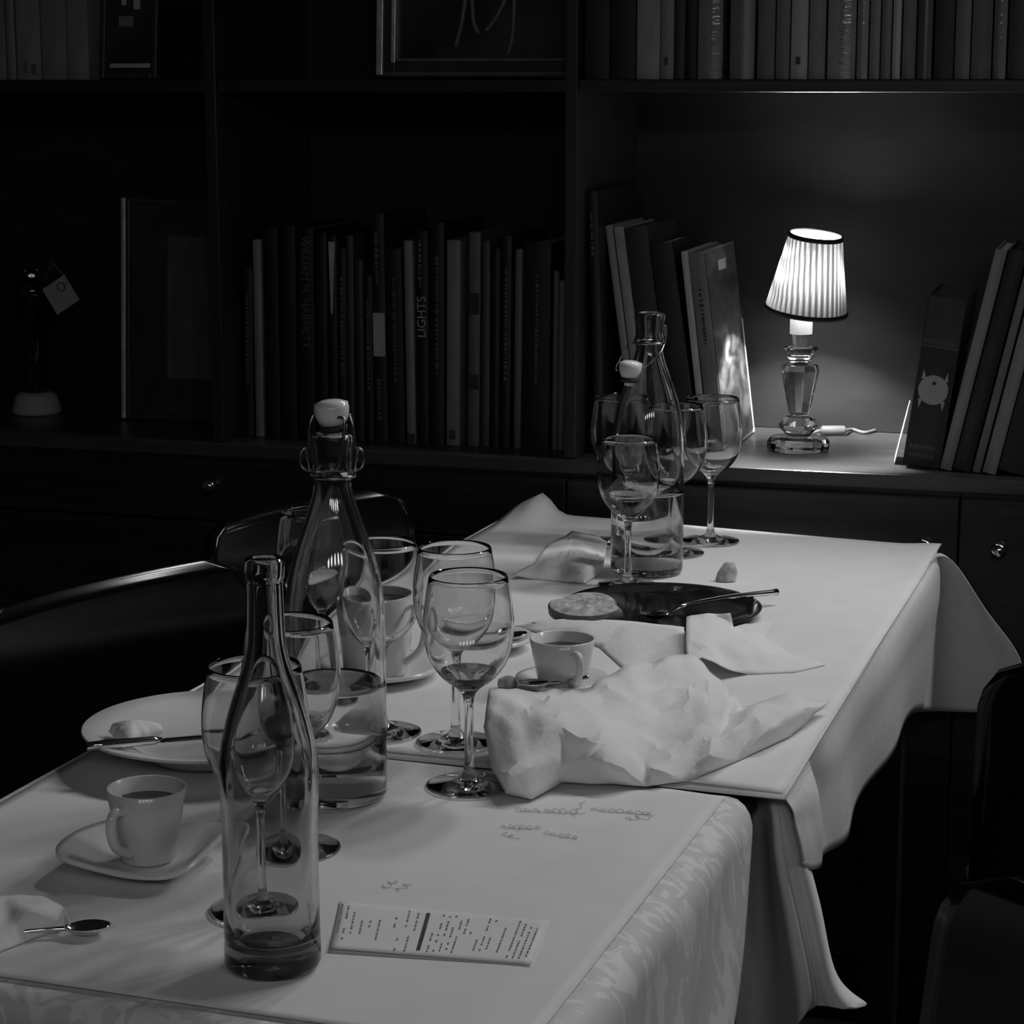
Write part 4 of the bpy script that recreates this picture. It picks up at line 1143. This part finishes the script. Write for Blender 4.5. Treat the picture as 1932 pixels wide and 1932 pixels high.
# ------------------------------------------------------------------ chairs
def chair(p_a, p_b, face, z_top, label):
    """backrest top runs from p_a to p_b; the chair faces the direction 'face'"""
    p_a = Vector((p_a.x, p_a.y, 0)); p_b = Vector((p_b.x, p_b.y, 0))
    ex = (p_b - p_a).normalized(); W = (p_b - p_a).length
    fy = Vector((-ex.y, ex.x, 0))
    if fy.dot(Vector(face)) < 0: ex = -ex; fy = Vector((-ex.y, ex.x, 0))
    mid_ = (p_a + p_b) / 2
    e_ = empty('dining_chair', mid_ + fy * .22)
    e_.rotation_euler = (0, 0, math.atan2(ex.y, ex.x))
    tag(e_, label, 'chair')
    # local: x across, y forward, origin below the seat centre
    nx, nz = 28, 20; zb_ = .47; hw = W / 2; rc = .055
    rows = []
    H_ = z_top - zb_
    for j in range(nz + 1):
        g = j / nz; row = []
        z = zb_ + H_ * g
        d = max(0.0, (z - (z_top - rc))) ; d2 = max(0.0, (zb_ + rc) - z)
        cut = rc - math.sqrt(max(0.0, rc * rc - max(d, d2) ** 2))
        w = hw - cut
        for i in range(nx + 1):
            f = (i / nx - .5) * 2
            x = f * w
            y = -.22 + .03 * (x / hw) ** 2 - .04 * (g - .5)
            row.append((x, y, z))
        rows.append(row)
    MB().loft(rows).build('backrest', 'chair', e_, solid=.016, bevel=.004)
    rows = []
    for j in range(13):
        g = j / 12; row = []
        for i in range(13):
            f = (i / 12 - .5) * 2
            x = f * (.205 - .02 * (1 - g)) * (1 - .06 * abs(2*g-1) ** 4); y = -.19 + .40 * g
            row.append((x, y * (1 - .05 * f ** 4), .452 - .008 * (1 - f * f)))
        rows.append(row)
    MB().loft(rows).build('seat', 'chair', e_, solid=.014, bevel=.003)
    for sx in (-1, 1):
        for sy in (-1, 1):
            MB().tube([(sx * .15, sy * .15, .437), (sx * .19, sy * .19, .0006)], [.013, .010], 12).build('leg', 'chair', e_)
        MB().tube([(sx * .13, -.20, .58), (sx * .14, -.20, .48), (sx * .14, -.10, .437)], .010, 10).build('back_support', 'chair', e_)
    return e_
zc = .82
pf, pn = on_z(450, 1040, zc), on_z(0, 1146, zc)
pn2 = pf + (pn - pf).normalized() * .42
chair(pf, pn2, (1, -.3, 0), zc, 'black lacquered chair tucked in by the white deep plate')
pf, pn = on_z(752, 912, zc), on_z(372, 990, zc)
pn2 = pf + (pn - pf).normalized() * max(.38, min(.44, (pn - pf).length))
chair(pf, pn2, (1, -.3, 0), zc, 'black lacquered chair tucked in between the bottles and the drawer cabinet')
pn = on_z(1850, 1246, .80)
chair(pn, pn + Vector((.985, -.12, 0)).normalized() * .42, (0, 1, 0), .80, 'black chair standing by the tablecloth corner flap near the cabinet doors')
pn = on_z(1826, 1608, .80)
chair(pn, pn + Vector((.42, -.90, 0)).normalized() * .42, (-.9, -.4, 0), .80, 'black chair pulled out beside the long hanging cloth folds')
